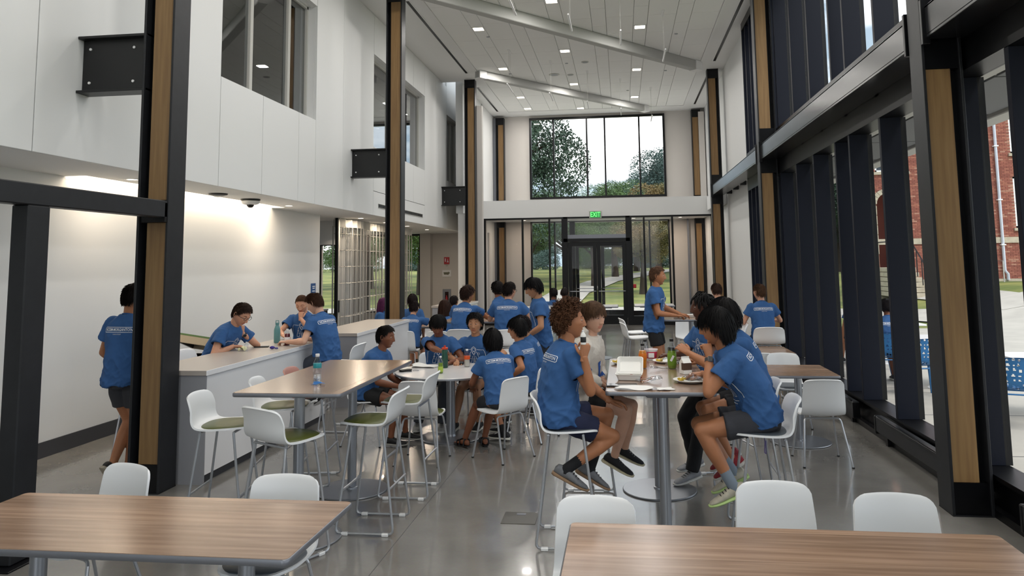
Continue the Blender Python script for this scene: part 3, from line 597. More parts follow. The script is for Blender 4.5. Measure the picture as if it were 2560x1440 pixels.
# ------------------------------------------------ counters
def counter(x0, x1, y0, y1, lab):
    e = empty('service_counter', ((x0+x1)/2, (y0+y1)/2, 0), label=lab, cat='counter', group='white service counters'); w, d = (x1-x0)/2, (y1-y0)/2
    m = MB(); m.box(-w, w, -d, d, .955, 1.0, .003); m.build('worktop', M_ctop, e, False)
    B(w-.004, w+.004, -d, d, .955, .999, .001).build('worktop_edge', M_cwhite, e, False)
    B(w-.03, w-.012, -d+.03, d, .08, .955).build('front_panel', M_cwhite, e, False); B(-w+.02, w-.012, -d+.012, -d+.03, .0, .955).build('end_panel', M_cgrey, e, False)
    B(-w+.02, w-.012, d-.03, d-.012, .0, .955).build('end_panel', M_cgrey, e, False); B(-w+.05, w-.05, -d+.05, d-.05, 0, .08).build('plinth', M_base, e, False); B(-w+.2, -w+.22, -d+.03, d-.03, .08, .955).build('back_panel', M_cwhite, e, False)
    return e
counter(-4.44, -3.74, 6.45, 9.25, 'white high counter nearest the big left column, with two people behind it')
counter(-4.36, -3.63, 10.03, 12.58, 'second white high counter, behind the seated boy in black shorts')
counter(-4.25, -3.6, 16.46, 18.62, 'far white high counter in front of the extinguisher wall')
# ================================================================== FURNITURE
def shell_mesh(hs, hb, w0=.39, wb=.405, wt=.355):
    """one-piece seat shell; x = forward, y = width; hs seat height, hb backrest height over the seat"""
    prof = np.array([(.225, -.012), (.205, .0), (.10, -.002), (-.02, -.008), (-.10, -.006), (-.155, .012), (-.19, .055), (-.207, .12), (-.218, .12+(hb-.12)*.45), (-.235, hb-.012), (-.245, hb)])
    t = np.linspace(0, 1, len(prof)); U = np.linspace(0, 1, 34); X = np.interp(U, t, prof[:, 0]); Z = np.interp(U, t, prof[:, 1])
    for _ in range(2): X[1:-1] = (X[:-2]+2*X[1:-1]+X[2:])/4; Z[1:-1] = (Z[:-2]+2*Z[1:-1]+Z[2:])/4
    s = np.concatenate([[0], np.cumsum(np.hypot(np.diff(X), np.diff(Z)))]); tot = s[-1]
    wid = np.interp(U, [0, .25, .5, .75, 1], [w0, wb, wb, (wb+wt)/2+.01, wt])/2
    R0 = .16; R1 = .05
    def rnd(d, R): return np.where(d < R, R-np.sqrt(np.maximum(R*R-(R-np.minimum(d, R))**2, 0)), 0)
    wid = wid-rnd(s, R0)*.55-rnd(tot-s, R1)
    Vv = np.linspace(-1, 1, 17); P = np.zeros((34, 17, 3))
    bk = np.clip((U-.42)/.3, 0, 1)
    for j, v in enumerate(Vv):
        P[:, j, 1] = wid*v; yn = (wid*v/.20)**2; P[:, j, 0] = X+bk*.040*yn; P[:, j, 2] = Z+hs+(1-bk)*.014*v*v-np.clip((U-.7)/.3, 0, 1)*.016*yn
    dU = np.gradient(P, axis=0); dV = np.gradient(P, axis=1); n = np.cross(dU, dV); n /= np.linalg.norm(n, axis=2)[:, :, None]+1e-9
    if n[10, 8, 2] < 0: n = -n
    th = .0065; top = P+n*th; bot = P-n*th; A, Bn = 34, 17
    idx = np.arange(A*Bn).reshape(A, Bn); q = np.stack([idx[:-1, :-1], idx[1:, :-1], idx[1:, 1:], idx[:-1, 1:]], -1).reshape(-1, 4)
    V = np.concatenate([top.reshape(-1, 3), bot.reshape(-1, 3)]); off = A*Bn
    bd = list(idx[0, :])+list(idx[1:, -1])+list(idx[-1, -2::-1])+list(idx[-2:0:-1, 0]); bd = np.array(bd); nx = np.roll(bd, -1)
    m = MB(); m.add(V, [q[:, ::-1], q+off, np.stack([bd, nx, nx+off, bd+off], 1)]); return m
def pad_mesh(hs):
    m = MB(); R = []
    a = np.linspace(0, 2*PI, 33)[:-1]
    for k, z in ((.9, .004), (1.12, .009), (1.12, .013), (1.08, .017), (.5, .018)):
        x = np.sign(np.cos(a))*np.abs(np.cos(a))**.75*.165*k+.035; y = np.sign(np.sin(a))*np.abs(np.sin(a))**.75*.175*k
        R.append(np.stack([x, y, hs+z+.012*(y/.18)**2*0+0*x], 1))
    return m.ring(R)
def arc3(p0, p1, p2, r=.03, n=4):
    """rounded corner polyline helper"""
    p0, p1, p2 = map(np.array, (p0, p1, p2)); a = p1+(p0-p1)/np.linalg.norm(p0-p1)*r; b_ = p1+(p2-p1)/np.linalg.norm(p2-p1)*r
    return [tuple((1-t)**2*a+2*t*(1-t)*p1+t*t*b_) for t in np.linspace(0, 1, n)]
def chair(pad):
    e = empty('side_chair'); shell_mesh(.455, .35).build('seat_shell', M_shell, e)
    if pad: pad_mesh(.455).build('seat_pad', pad, e)
    for sx, xf, xt in ((1, .20, .13), (-1, -.235, -.10)):
        MB().tube(arc3((xf, -.22, 0), (xt, -.165, .425), (xt, 0, .43))+arc3((xt, 0, .43), (xt, .165, .425), (xf, .22, 0)), .009, 8).build('seat_frame', M_chrome, e)
        for sy in (-1, 1):
            MB().tube([(xf, sy*.22, .004), (xt+(xf-xt)*.07, sy*(.165+.055*.07), .40)], .0095, 8).build('leg', M_chrome, e)
            MB().cyl((xf, sy*.22, 0), (xf, sy*.22, .012), .013, 8).build('foot_glide', M_blackp, e)
    return e
def stool(pad):
    e = empty('bar_stool'); hs = .765; shell_mesh(hs, .24, .41, .44, .385).build('seat_shell', M_shell, e)
    if pad: pad_mesh(hs).build('seat_pad', pad, e)
    for sy in (-1, 1):
        yb, yt = sy*.215, sy*.165
        MB().tube([(.125, yt, hs-.025)]+arc3((.125, yt, hs-.025), (.22, yb, .014), (-.21, yb, .014), .04)+arc3((.22, yb, .014), (-.21, yb, .014), (-.115, yt, hs-.025), .04)+[(-.115, yt, hs-.025)], .0095, 8).build('leg', M_chrome, e)
        for x in (.15, -.15): B(x-.025, x+.025, yb-.014, yb+.014, 0, .022, .004).build('foot_glide', M_white, e, False)
    MB().tube([(.125, -.165, hs-.022), (.125, .165, hs-.022)], .009, 8).build('seat_frame', M_chrome, e); MB().tube([(-.115, -.165, hs-.022), (-.115, .165, hs-.022)], .009, 8).build('seat_frame', M_chrome, e)
    MB().tube([(.185, -.199, .30), (.185, .199, .30)], .0105, 8).build('foot_rest', M_chrome, e); MB().tube([(-.175, -.199, .32), (-.175, .199, .32)], .008, 8).build('back_rail', M_chrome, e)
    return e
PROTO = {}
def place(kind, pad, x, y, ang, label, group, z=0):
    """ang = direction the sitter faces, degrees, 0 = +X"""
    k = (kind, pad.name if pad else None)
    if k not in PROTO: PROTO[k] = (chair if kind == 'chair' else stool)(pad); e = PROTO[k]; e.location = (x, y, z); e.rotation_euler = (0, 0, math.radians(ang)); e['label'] = label; e['group'] = group
    else: e = copy_tree(PROTO[k], (x, y, z), math.radians(ang), label, group)
    e['category'] = 'chair' if kind == 'chair' else 'stool'; return e
GC = 'white shell side chairs'; GS = 'white shell bar stools'
place('chair', M_greypad, -2.90, 3.90, -108, 'white chair at the near left table, farther left of its two', GC)
place('chair', M_greypad, -1.82, 3.76, -88, 'white chair with slate pad at the near left table, close to its right end', GC)
place('chair', M_greypad, -.16, 3.52, -91, 'white chair back at the left end of the near right table', GC)
place('chair', M_greypad, .735, 3.84, -88, 'white chair back behind the middle of the near right table, the tallest in view', GC)
place('chair', M_greypad, 1.25, 3.68, -91, 'white chair back at the right end of the near right table', GC)
place('stool', M_olive, -1.88, 5.6, 180, 'olive padded bar stool with its side to us, nearest right of the high table', GS)
place('stool', M_olive, -1.84, 6.42, 180, 'olive padded bar stool behind the nearest one, at the far right of the high table', GS)
place('stool', M_olive, -2.95, 5.36, 8, 'olive padded bar stool by the end of the white counter, left of the high table', GS)
place('stool', M_olive, -2.31, 4.98, 62, 'bar stool with its back to us at the near end of the left high table', GS)
place('stool', M_olive, -2.86, 6.08, 12, 'olive padded bar stool partly hidden under the left high table', GS)
pk = place('stool', M_pink, -2.83, 6.66, 8, 'coral coloured bar stool showing over the left high table by the counter', GS)
for ch in pk.children:
    if ch.name.startswith('seat_shell'): ch.material_slots[0].link = 'OBJECT'; ch.material_slots[0].material = M_pink
place('stool', None, -3.33, 8.75, 178, 'white bar stool the leaning boy sits on at the counter', GS)
place('stool', M_greypad, -.43, 5.45, 3, 'bar stool under the curly haired boy', GS)
place('stool', M_greypad, -.32, 6.35, 3, 'bar stool under the boy in the cream hoodie', GS)
place('stool', M_greypad, .93, 5.42, 178, 'bar stool under the boy with glasses at the right of the high table', GS)
place('stool', M_greypad, .95, 6.15, 180, 'bar stool under the hidden dark haired person at the high table', GS)
place('chair', None, -2.80, 8.12, 0, 'side chair under the boy in black shorts at the round table', GC)
place('chair', None, -2.38, 9.35, -75, 'side chair under the boy looking down at the round table', GC)
place('chair', None, -1.85, 9.35, -105, 'side chair under the smiling boy at the round table', GC)
place('chair', None, -1.24, 7.63, 143, 'white side chair in full view, back to us, at the front of the round table', GC)
place('chair', None, -1.05, 8.45, 160, 'white side chair at the right of the round table, partly hidden', GC)
place('chair', M_olive, -2.0, 7.42, 88, 'side chair with olive pad half hidden behind a bar stool, facing the round table', GC)
place('chair', None, 1.84, 7.68, 92, 'white side chair with its back to us at the square table by the window', GC)
place('chair', M_greypad, 1.88, 9.28, -92, 'white side chair with slate pad on the far side of the near square table', GC)
place('chair', None, 1.62, 9.75, 88, 'white side chair between the two square tables by the window', GC)
place('chair', None, 1.32, 8.5, 0, 'white side chair left of the square table, hidden by the seated boy', GC)
place('stool', None, 1.98, 11.0, 92, 'white high chair under the light haired boy by the fins', GS)
place('stool', None, 1.5, 12.1, 92, 'white bar stool under the far boy beside the third column', GS)
place('stool', None, .18, 11.75, 10, 'white bar stool left of the standing boy at the far high table', GS)
place('stool', None, .16, 12.6, 10, 'second white bar stool behind the first, left of the far high table', GS)
place('stool', None, 1.55, 11.4, 180, 'white bar stool right of the far high table', GS)
place('stool', None, 1.35, 12.7, 185, 'farther white bar stool right of the far high table', GS)
place('chair', None, 1.2, 14.9, -88, 'far white side chair near the glazed screen, right of the aisle', GC)
place('stool', None, -1.35, 11.5, 130, 'white stool back beside the standing boy in profile', GS)
place('chair', None, -4.75, 11.6, 185, 'white side chair behind the second counter, seen over its top', GC)
place('chair', None, -4.9, 10.6, 185, 'white side chair half hidden behind the leaning boy and the second counter', GC)
place('stool', None, -4.72, 7.05, 0, 'white bar stool tucked behind the near end of the first counter', GS)
place('stool', None, -4.75, 8.05, 0, 'white bar stool under the boy with glasses behind the counter', GS)
place('stool', None, -4.2, 9.8, -80, 'white bar stool under the girl with her hand at her mouth', GS)
def table_rect(x, y, lx, ly, z, cols, disc, matt, lab, grp, tname='rectangular_table'):
    e = empty(tname, (x, y, 0), label=lab, cat='table', group=grp)
    MB().prism(rrect(0, 0, lx-.012, ly-.012, .025), z-.028, z, ch=.0015).build('table_top', matt, e, True, 30)
    MB().prism(rrect(0, 0, lx, ly, .03), z-.030, z-.002, ch=.005).build('edge_band', M_edge, e, True, 50)
    B(-lx*.36, lx*.36, -ly*.36, ly*.36, z-.045, z-.03).build('underframe', M_blackp, e, False)
    for (cx, cy) in cols:
        MB().cyl((cx, cy, .01), (cx, cy, z-.03), .038, 24).build('column', M_alu, e)
        MB().lathe([(disc*.97, 0), (disc, .003), (disc, .009), (disc*.985, .013), (.05, .016), (.048, .03), (.038, .034)], (cx, cy, 0), 56).build('base_disc', M_alu, e, True, 30)
        B(cx-.12, cx+.12, cy-.12, cy+.12, z-.052, z-.03, .01).build('mounting_plate', M_edge, e, False)
    return e
G1 = 'wood topped tables on disc bases'
table_rect(-2.30, 3.415, 1.83, .76, .737, ((-.51, 0), (.545, 0)), .31, M_lam, 'near left wood topped table with grey edge and steel columns', G1)
table_rect(.655, 3.20, 1.85, .78, .737, ((-.6, 0), (.6, 0)), .31, M_lam, 'near right wood topped table filling the lower right corner', G1)
table_rect(-2.345, 5.955, .80, 1.80, 1.05, ((0, -.66), (-.02, .48)), .31, M_lamy, 'left high table with wood top, holding only a water bottle', G1)
table_rect(.235, 6.12, .745, 1.76, 1.05, ((.02, -.70), (.03, .53)), .31, M_lamy, 'central high table covered with drinks and food', G1)
table_rect(1.81, 8.56, .76, .84, .737, ((.02, -.09),), .31, M_lam, 'nearer square wood topped table beside the window fins', G1)
table_rect(1.79, 10.42, .76, .82, .737, ((0, 0),), .31, M_lam, 'farther square wood topped table beside the window fins', G1)
table_rect(.93, 12.15, .76, 1.1, 1.05, ((.12, 0),), .31, M_lamy, 'far high table the standing boy reaches over', G1)
table_rect(-2.05, 11.72, 1.5, .72, 1.05, ((-.3, 0), (.4, 0)), .31, M_lam, 'high table at which the group with their backs to us stands', G1)
table_rect(-1.55, 14.9, 1.0, .7, 1.05, ((0, 0),), .31, M_wtop, 'small white high table beyond the standing boy in profile', G1)
table_rect(-.55, 15.4, .9, .7, 1.05, ((0, 0),), .31, M_wtop, 'far white high table in front of the left door leaf', G1)
table_rect(.62, 15.6, .8, .7, 1.05, ((0, 0),), .31, M_wtop, 'far white high table behind the standing boy', G1)
table_rect(-3.6, 14.6, 1.5, .76, .737, ((0, 0),), .31, M_lam, 'far low wood table where the small group sits by the grille', G1)
e = empty('round_table', (-1.95, 8.42, 0), label='round white topped table with five boys sitting around it', cat='table')
MB().lathe([(.60, .707), (.62, .712), (.62, .732), (.615, .737), (.001, .7371)], n=72).build('table_top', M_wtop, e, True, 30)
MB().lathe([(.55, .70), (.6215, .712), (.6225, .720), (.6215, .728), (.60, .729)], n=72).build('edge_band', M_alu, e); MB().cyl((0, 0, .01), (0, 0, .707), .05, 28).build('column', M_alu, e)
MB().lathe([(.34, 0), (.35, .004), (.35, .010), (.34, .014), (.06, .018), (.052, .04)], n=64).build('base_disc', M_alu, e, True, 30)
# white round table behind H
e = empty('round_table', (-1.42, 10.15, 0), label='small white round table behind the boys in the middle', cat='table')
MB().lathe([(.44, .71), (.45, .715), (.45, .735), (.445, .738), (.001, .738)], n=48).build('table_top', M_wtop, e, True, 30); MB().cyl((0, 0, .01), (0, 0, .71), .04, 20).build('column', M_alu, e); MB().lathe([(.30, 0), (.31, .004), (.3, .012), (.05, .016)], n=40).build('base_disc', M_alu, e)
# ================================================================== THINGS ON TABLES
M_clear = glassmat('clear_plastic', (.93, .95, .97, 1), 1.3, .06); M_foam = mat('foam_container', (.84, .83, .79, 1), .6)
M_oj = mat('orange_juice', '#e08a12', .25); M_grn = mat('green_drink', '#7d9a2c', .25); M_paper = mat('napkin_paper', (.82, .81, .78, 1), .9, bump=.3, bscale=30)
M_lblack = mat('black_label', '#141414', .4)
def bottle(name, loc, r, h, liquid, cap, lab, label_m=None, fill=.72, neck=.38, lz=(.35, .6), lettering=None):
    e = empty(name, loc, label=lab, cat='bottle'); nr = r*neck
    prof = [(r*.85, 0), (r, h*.03), (r, h*.62), (r*.92, h*.70), (nr*1.2, h*.84), (nr, h*.88), (nr, h*.93)]
    MB().lathe(prof, n=24).build('bottle_body', M_clear if liquid else label_m, e)
    if liquid: MB().lathe([(rr*.93, z+.002) for rr, z in prof if z <= h*fill]+[(r*.8*(1 if fill < .66 else .8), h*fill)], n=24).build('contents', liquid, e)
    MB().lathe([(nr*1.15, h*.91), (nr*1.2, h*.92), (nr*1.2, h*.995), (nr*1.1, h)], n=18).build('cap', cap, e)
    if label_m and liquid:
        lb = MB().lathe([(r*1.005, h*lz[0]), (r*1.02, h*lz[0]+.001), (r*1.02, h*lz[1]-.001), (r*1.005, h*lz[1])], n=24).build('paper_label', label_m, e)
    return e
def ripple(name, w, d, h, m_, loc, lab, cat, seed=0, rz=0, n=18, base=.002):
    rg = np.random.default_rng(seed); xs = np.linspace(-1, 1, n); X, Y = np.meshgrid(xs, xs); Z = np.zeros_like(X)
    for _ in range(7):
        a = rg.uniform(0, 2*PI); k = rg.uniform(1.5, 5); Z += np.sin((X*math.cos(a)+Y*math.sin(a))*k+rg.uniform(0, 6))/k
    Z = (Z-Z.min())/(Z.max()-Z.min()); jag = 1+.13*np.sin(5*np.arctan2(Y, X)+seed)
    P = np.stack([X*w/2*jag, Y*d/2*jag, base+Z*h*(1-.35*(X**2+Y**2)/2)], -1).reshape(-1, 3)
    idx = np.arange(n*n).reshape(n, n); q = np.stack([idx[:-1, :-1], idx[:-1, 1:], idx[1:, 1:], idx[1:, :-1]], -1).reshape(-1, 4)
    P2 = P-[0, 0, .0012]; bd = list(idx[0])+list(idx[1:, -1])+list(idx[-1, -2::-1])+list(idx[-2:0:-1, 0]); bd = np.array(bd); nx = np.roll(bd, -1)
    me = meshdata(name, np.concatenate([P, P2]), [q, q[:, ::-1]+n*n, np.stack([nx, bd, bd+n*n, nx+n*n], 1)])
    o = link(name, me, m_, None, lab, cat, loc=loc); o.rotation_euler = (0, 0, rz); return o
def plate(loc, lab, food=None, r=.115, seed=1):
    e = empty('paper_plate', loc, label=lab, cat='plate')
    MB().lathe([(.001, .003), (r*.7, .003), (r*.78, .006), (r*.95, .018), (r, .019), (r, .021), (r*.95, .021), (r*.76, .009), (.001, .006)], n=40).build('plate', M_foam, e)
    if food:
        o = ripple('crumpled_wrap', .13, .11, .05, M_clear, (.02, 0, .01), None, None, seed); del_tag(o); o.parent = e
        rg = np.random.default_rng(seed); m = MB()
        for i in range(14): m.sphere((-.06+rg.normal(0, .014), rg.normal(0, .014), .016+abs(rg.normal(0, .006))), .009, 8, 6)
        m.build('food_scraps', food, e)
    return e
def del_tag(o):
    for k in ('label', 'category'):
        if k in o.keys(): del o[k]
TZ = 1.052
M_yel = mat('yellow_food', '#c9a93a', .6); M_red = mat('red_food', '#8a2f1c', .5)
plate((.0, 6.62, TZ), 'paper plate with wrap and yellow scraps, far left of the central high table', M_yel, .12, 3)
plate((.47, 5.66, TZ), 'paper plate with yellow food and crumpled wrap at the elbow of the boy with glasses', M_yel, .125, 5)
plate((.36, 6.72, TZ), 'paper plate with clear lid behind the green drink bottle', M_yel, .12, 8)
e = empty('takeout_container', (.03, 5.78, TZ), math.radians(-4), label='open white foam takeout box with red scraps on the central high table', cat='box')
def tray(w, d, h, z0, tilt=0):
    R = [np.array([(x, y, z) for x, y in rrect(0, 0, w*k, d*k, .02*k)]) for k, z in ((.80, .0), (.84, .002), (1, h), (1.05, h), (1.05, h-.004), (.98, h-.006), (.82, .006), (.3, .005))]
    m = MB().ring(R); return m
tray(.19, .17, .045, 0).build('tray', M_foam, e); o = tray(.19, .17, .04, 0).build('lid', M_foam, e); o.rotation_euler = (math.radians(38), 0, 0); o.location = (0, .155, .055)
rg = np.random.default_rng(4); m = MB()
for i in range(24): m.sphere((.035+rg.normal(0, .022), rg.normal(-.01, .02), .012+abs(rg.normal(0, .008))), (.014, .006, .006), 7, 5)
m.build('food_scraps', M_red, e)
ripple('plastic_bag', .17, .15, .05, M_clear, (.17, 5.66, TZ), 'crumpled clear plastic wrap right of the open foam box', 'wrapper', 11)
ripple('plastic_bag', .14, .12, .04, M_clear, (.27, 6.25, TZ), 'crumpled clear plastic wrap in the middle of the central high table', 'wrapper', 12)
ripple('plastic_bag', .15, .13, .06, M_clear, (.42, 6.50, TZ), 'crumpled clear plastic wrap beside the milk carton', 'wrapper', 15)
ripple('napkin', .26, .12, .022, M_paper, (.07, 5.34, TZ), 'white paper napkin at the near edge of the central high table', 'napkin', 21, .05)
ripple('napkin', .12, .09, .012, M_paper, (.27, 5.33, TZ), 'small pinkish crumpled napkin beside the larger one', 'napkin', 22, .3)
e = empty('tablet', (-.035, 5.475, TZ), math.radians(3), label='black tablet lying flat beside the foam box at the table corner', cat='tablet')
B(-.10, .12, -.05, .06, 0, .008, .003).build('case', M_blackp, e, False); B(-.095, .115, -.045, .055, .008, .0092).build('screen', mat('screen_glass', '#0c0d10', .08), e, False)
bottle('juice_bottle', (.148, 6.37, TZ), .033, .20, M_oj, M_blackp, 'orange juice bottle with black cap on the central high table', mat('orange_label', '#d6741a', .5), .72)
bottle('juice_bottle', (.18, 6.78, TZ), .030, .19, None, M_blackp, 'clear bottle with black cap just behind the orange juice', M_clear)
gb = bottle('juice_bottle', (.385, 6.36, TZ), .036, .24, M_grn, M_blackp, 'green drink bottle with black label held by the boy with glasses', mat('green_label', '#6f9426', .5), .70, lz=(.1, .52))
MB().lathe([(.0335, .145), (.034, .146), (.031, .172), (.030, .173)], n=24).build('neck_label', M_lblack, gb); MB().prism([(-.009, -.025), (.009, -.025), (.009, .025), (-.009, .025)], 0, .002).xf(Matrix.Translation((0, -.037, .085)) @ Matrix.Rotation(.5, 4, 'Y') @ Matrix.Rotation(PI/2, 4, 'X')).build('label_leaf', M_white, gb)
e = empty('yogurt_tub', (.236, 6.93, TZ), label='white tub with red label and a spoon on the central high table', cat='tub')
MB().lathe([(.045, 0), (.058, .085), (.061, .086), (.061, .092), (.055, .092), (.045, .02)], n=30).build('tub', M_white, e); MB().lathe([(.0475, .012), (.0483, .013), (.0565, .072), (.0560, .073)], n=30).build('red_label', mat('label_red', '#b52a45', .5), e)
B(-.025, .025, -.0585, -.052, .022, .062).build('label_panel', M_white, e, False); MB().tube([(-.02, 0, .03), (-.05, .01, .14)], .004, 6, flat=.4).build('spoon', M_white, e)
e = empty('milk_carton', (.47, 6.08, TZ), math.radians(25), label='small brown and white milk carton on the central high table', cat='carton')
B(-.035, .035, -.035, .035, 0, .085).build('carton_body', M_foam, e, False); B(-.0355, .0355, -.0355, -.0, .03, .084).build('brown_print', mat('milk_brown', '#4a3222', .5), e, False)
MB().add([(-.035, -.035, .085), (.035, -.035, .085), (.035, .035, .085), (-.035, .035, .085), (-.035, 0, .118), (.035, 0, .118), (-.035, 0, .132), (.035, 0, .132)], [[(0, 1, 5, 4), (2, 3, 4, 5), (4, 5, 7, 6)], [(0, 4, 3), (1, 2, 5)]]).build('gable_top', M_foam, e, False)
e = bottle('water_bottle', (-2.30, 5.50, TZ), .031, .215, mat('water', (.9, .95, 1, 1), .05, trans=.9), M_white, 'clear water bottle with teal label alone on the left high table', mat('teal_label', '#2a8f98', .4), .3, .42, (.52, .68))
o = ripple('snack_wrapper', .10, .05, .02, mat('blue_foil', '#2f6fb3', .3), (-2.262, 5.43, TZ), 'small blue snack wrapper at the foot of the water bottle', 'wrapper', 31, -.4)
CZ = 1.002
e = bottle('steel_bottle', (-4.2, 8.80, CZ), .038, .24, None, mat('teal_enamel', '#5f8f90', .4), 'tall teal metal drinking bottle on the counter', mat('teal_enamel', '#5f8f90', .4), neck=.5)
MB().tube([(-.02, 0, .235), (-.018, 0, .265), (.018, 0, .265), (.02, 0, .235)], .005, 8).build('carry_loop', mat('teal_enamel', '#5f8f90'), e)
bottle('drink_bottle', (-3.94, 8.52, CZ), .032, .19, mat('red_drink', '#6b1a22', .25), M_white, 'dark red drink bottle with white label beside the leaning boy', M_white, .72, lz=(.3, .5))
e = empty('smartphone', (-4.15, 8.33, CZ), math.radians(15), label='dark phone lying on the counter between the two boys', cat='phone'); B(-.09, .07, -.04, .04, 0, .01, .004).build('case', M_blackp, e, False); B(-.085, .065, -.035, .035, .01, .011).build('screen', MATS['screen_glass'], e, False)
e = empty('sunglasses_case', (-3.93, 8.12, CZ), label='small purple object lying on the counter edge', cat='case'); MB().sphere((0, 0, .018), (.03, .02, .018), 14, 10).build('purple_shell', mat('violet_plastic', '#3a2a86', .3), e); MB().tube([(.03, 0, .012), (.065, .01, .010)], .008, 8).build('strap', mat('violet_plastic', '#3a2a86'), e)
o = ripple('cup_wrapper', .09, .07, .05, mat('pale_yellow_wrap', '#d8d4a4', .4), (-4.2, 7.97, CZ), 'crumpled pale yellow wrapper in front of the boy with glasses at the counter', 'wrapper', 41)
bottle('small_bottle', (-4.14, 7.93, CZ), .02, .10, None, M_white, 'tiny clear bottle beside the yellow wrapper on the counter', M_clear)
RZ = .739
bottle('juice_bottle', (-2.005, 8.17, RZ), .028, .185, M_grn, M_white, 'light green drink bottle at the front of the round table', mat('light_green_label', '#a8bf4a', .5), .6, lz=(.1, .4))
e = bottle('sport_bottle', (-2.06, 8.60, RZ), .036, .23, None, mat('orange_red_cap', '#c8401e', .4), 'dark green bottle with orange red lid held at the round table', mat('bottle_green', '#1d4a3a', .35), neck=.85)
MB().cyl((0, 0, .225), (0, 0, .252), .012, 12).build('spout', mat('orange_red_cap', '#c8401e'), e)
bottle('drink_bottle', (-1.82, 8.70, RZ), .034, .20, mat('clear_drink', '#c9c2b6', .2), M_white, 'drink bottle with orange label in front of the smiling boy', mat('orange_red_label', '#d2521c', .4), .55, lz=(.42, .62))
ripple('napkin', .30, .20, .05, M_paper, (-2.32, 8.66, RZ), 'heap of crumpled white napkins at the left of the round table', 'napkin', 51)
e = empty('smartphone', (-2.44, 8.30, RZ), math.radians(20), label='two stacked dark phones at the left edge of the round table', cat='phone'); B(-.07, .07, -.035, .035, 0, .011, .004).build('case', M_blackp, e, False); o = B(-.07, .07, -.035, .035, .012, .022, .004).build('second_phone', M_blackp, e, False); o.rotation_euler = (0, 0, .5)
o = MB().tube([(math.cos(a)*.035, math.sin(a)*.035*.8, .006) for a in np.linspace(0, 2*PI, 20)], .0025, 6).build('cable_loop', M_edge, None, label='small loop of grey cable beside the stacked phones', cat='cable', loc=(-2.33, 8.33, RZ))
e = empty('headset', (-1.93, 8.86, RZ), label='black earphone case between the bottles on the round table', cat='headset'); MB().sphere((0, 0, .02), (.05, .03, .02), 16, 10).build('case', M_blackp, e); MB().tube([(-.05, 0, .015), (-.08, .02, .03), (-.05, .04, .04)], .007, 8).build('strap', M_blackp, e)
# far tables: trays
for (x, y, z, lab) in ((.86, 11.85, TZ, 'foam tray with napkins on the far high table under the standing boy hands'), (1.05, 12.1, TZ, 'second foam tray on the far high table'), (-1.45, 11.75, TZ, 'foam tray on the high table right of the large boy seen from behind')):
    e = empty('takeout_container', (x, y, z), label=lab, cat='box'); tray(.22, .16, .04, 0).build('tray', M_foam, e); o = ripple('napkin', .16, .12, .03, M_paper, (0, 0, .01), None, None, int(x*10)+60); del_tag(o); o.parent = e
e = bottle('water_bottle', (-3.35, 13.9, RZ), .03, .21, None, M_white, 'clear bottle on the far low table near the grille', M_clear)
# cornhole board behind the counter
e = empty('game_board', (-5.15, 8.95, 1.0), label='green bean bag game board with a round hole leaning behind the counter', cat='game board'); e.rotation_euler = (math.radians(-14), math.radians(10), math.radians(12))
M_gb = mat('green_board_paint', '#5f7a45', .5)
a = np.linspace(0, 2*PI, 33)[:-1]; hole = np.stack([.17+.085*np.cos(a), .0+.085*np.sin(a)], 1); sq = np.stack([np.clip(1.5*np.cos(a), -1, 1)*.30, np.clip(1.5*np.sin(a), -1, 1)*.30], 1)
R = [np.c_[sq, np.full(32, .0)], np.c_[sq, np.full(32, .02)], np.c_[hole, np.full(32, .02)], np.c_[hole, np.full(32, .0)]]; MB().ring(R, False, cyc=True).build('top_panel', M_gb, e, False)
for s in (-1, 1): B(-.30, .30, s*.285-.015, s*.285+.015, -.09, 0, .003).build('side_board', mat('pale_wood', '#b9a88c', .6), e, False)
B(-.30, -.27, -.27, .27, -.09, 0).build('end_board', M_blackp, e, False)
text_on('lettering', 'NCSSM', .055, mat('cream_ink', '#cfcbb0', .6), (-.12, .16, .021), (1, 0, 0), (0, 1, 0), e)
e = empty('storage_crate', (-5.2, 9.0, 0), label='black crate carrying the green game board behind the counter', cat='crate'); B(-.3, .3, -.25, .25, 0, .82, .01).build('body', M_blackp, e, False); B(-.31, .31, -.26, .26, .78, .82, .006).build('rim', M_steel, e, False)
# ================================================================== PEOPLE
def nz(v): v = np.asarray(v, float); return v/(np.linalg.norm(v)+1e-12)
def remesh(mb, vox, smooth=3, fac=.5):
    V, fs, _ = mb.arrays(); me = meshdata('tmp', V, fs, smooth=False); ob = bpy.data.objects.new('tmp', me); TMPC.objects.link(ob)
    r = ob.modifiers.new('r', 'REMESH'); r.mode = 'VOXEL'; r.voxel_size = vox; r.adaptivity = 0
    if smooth: s = ob.modifiers.new('s', 'SMOOTH'); s.factor = fac; s.iterations = smooth
    vl = TMPS.view_layers[0]; vl.update(); dg = vl.depsgraph; ev = ob.evaluated_get(dg); m2 = ev.to_mesh()
    n = len(m2.vertices); P = np.empty(n*3, np.float32); m2.vertices.foreach_get('co', P); k = len(m2.polygons)
    lt = np.empty(k, np.int32); m2.polygons.foreach_get('loop_total', lt); li = np.empty(len(m2.loops), np.int32); m2.loops.foreach_get('vertex_index', li)
    ls = np.empty(k, np.int32); m2.polygons.foreach_get('loop_start', ls)
    F4 = np.stack([li[ls[lt == 4]+i] for i in range(4)], 1) if (lt == 4).any() else np.zeros((0, 4), int)
    F3 = np.stack([li[ls[lt == 3]+i] for i in range(3)], 1) if (lt == 3).any() else np.zeros((0, 3), int)
    nr = np.empty(n*3, np.float32); m2.vertices.foreach_get('normal', nr)
    ev.to_mesh_clear(); bpy.data.objects.remove(ob); bpy.data.meshes.remove(me)
    return P.reshape(-1, 3).astype(float), [f for f in (F4, F3) if len(f)], nr.reshape(-1, 3).astype(float)
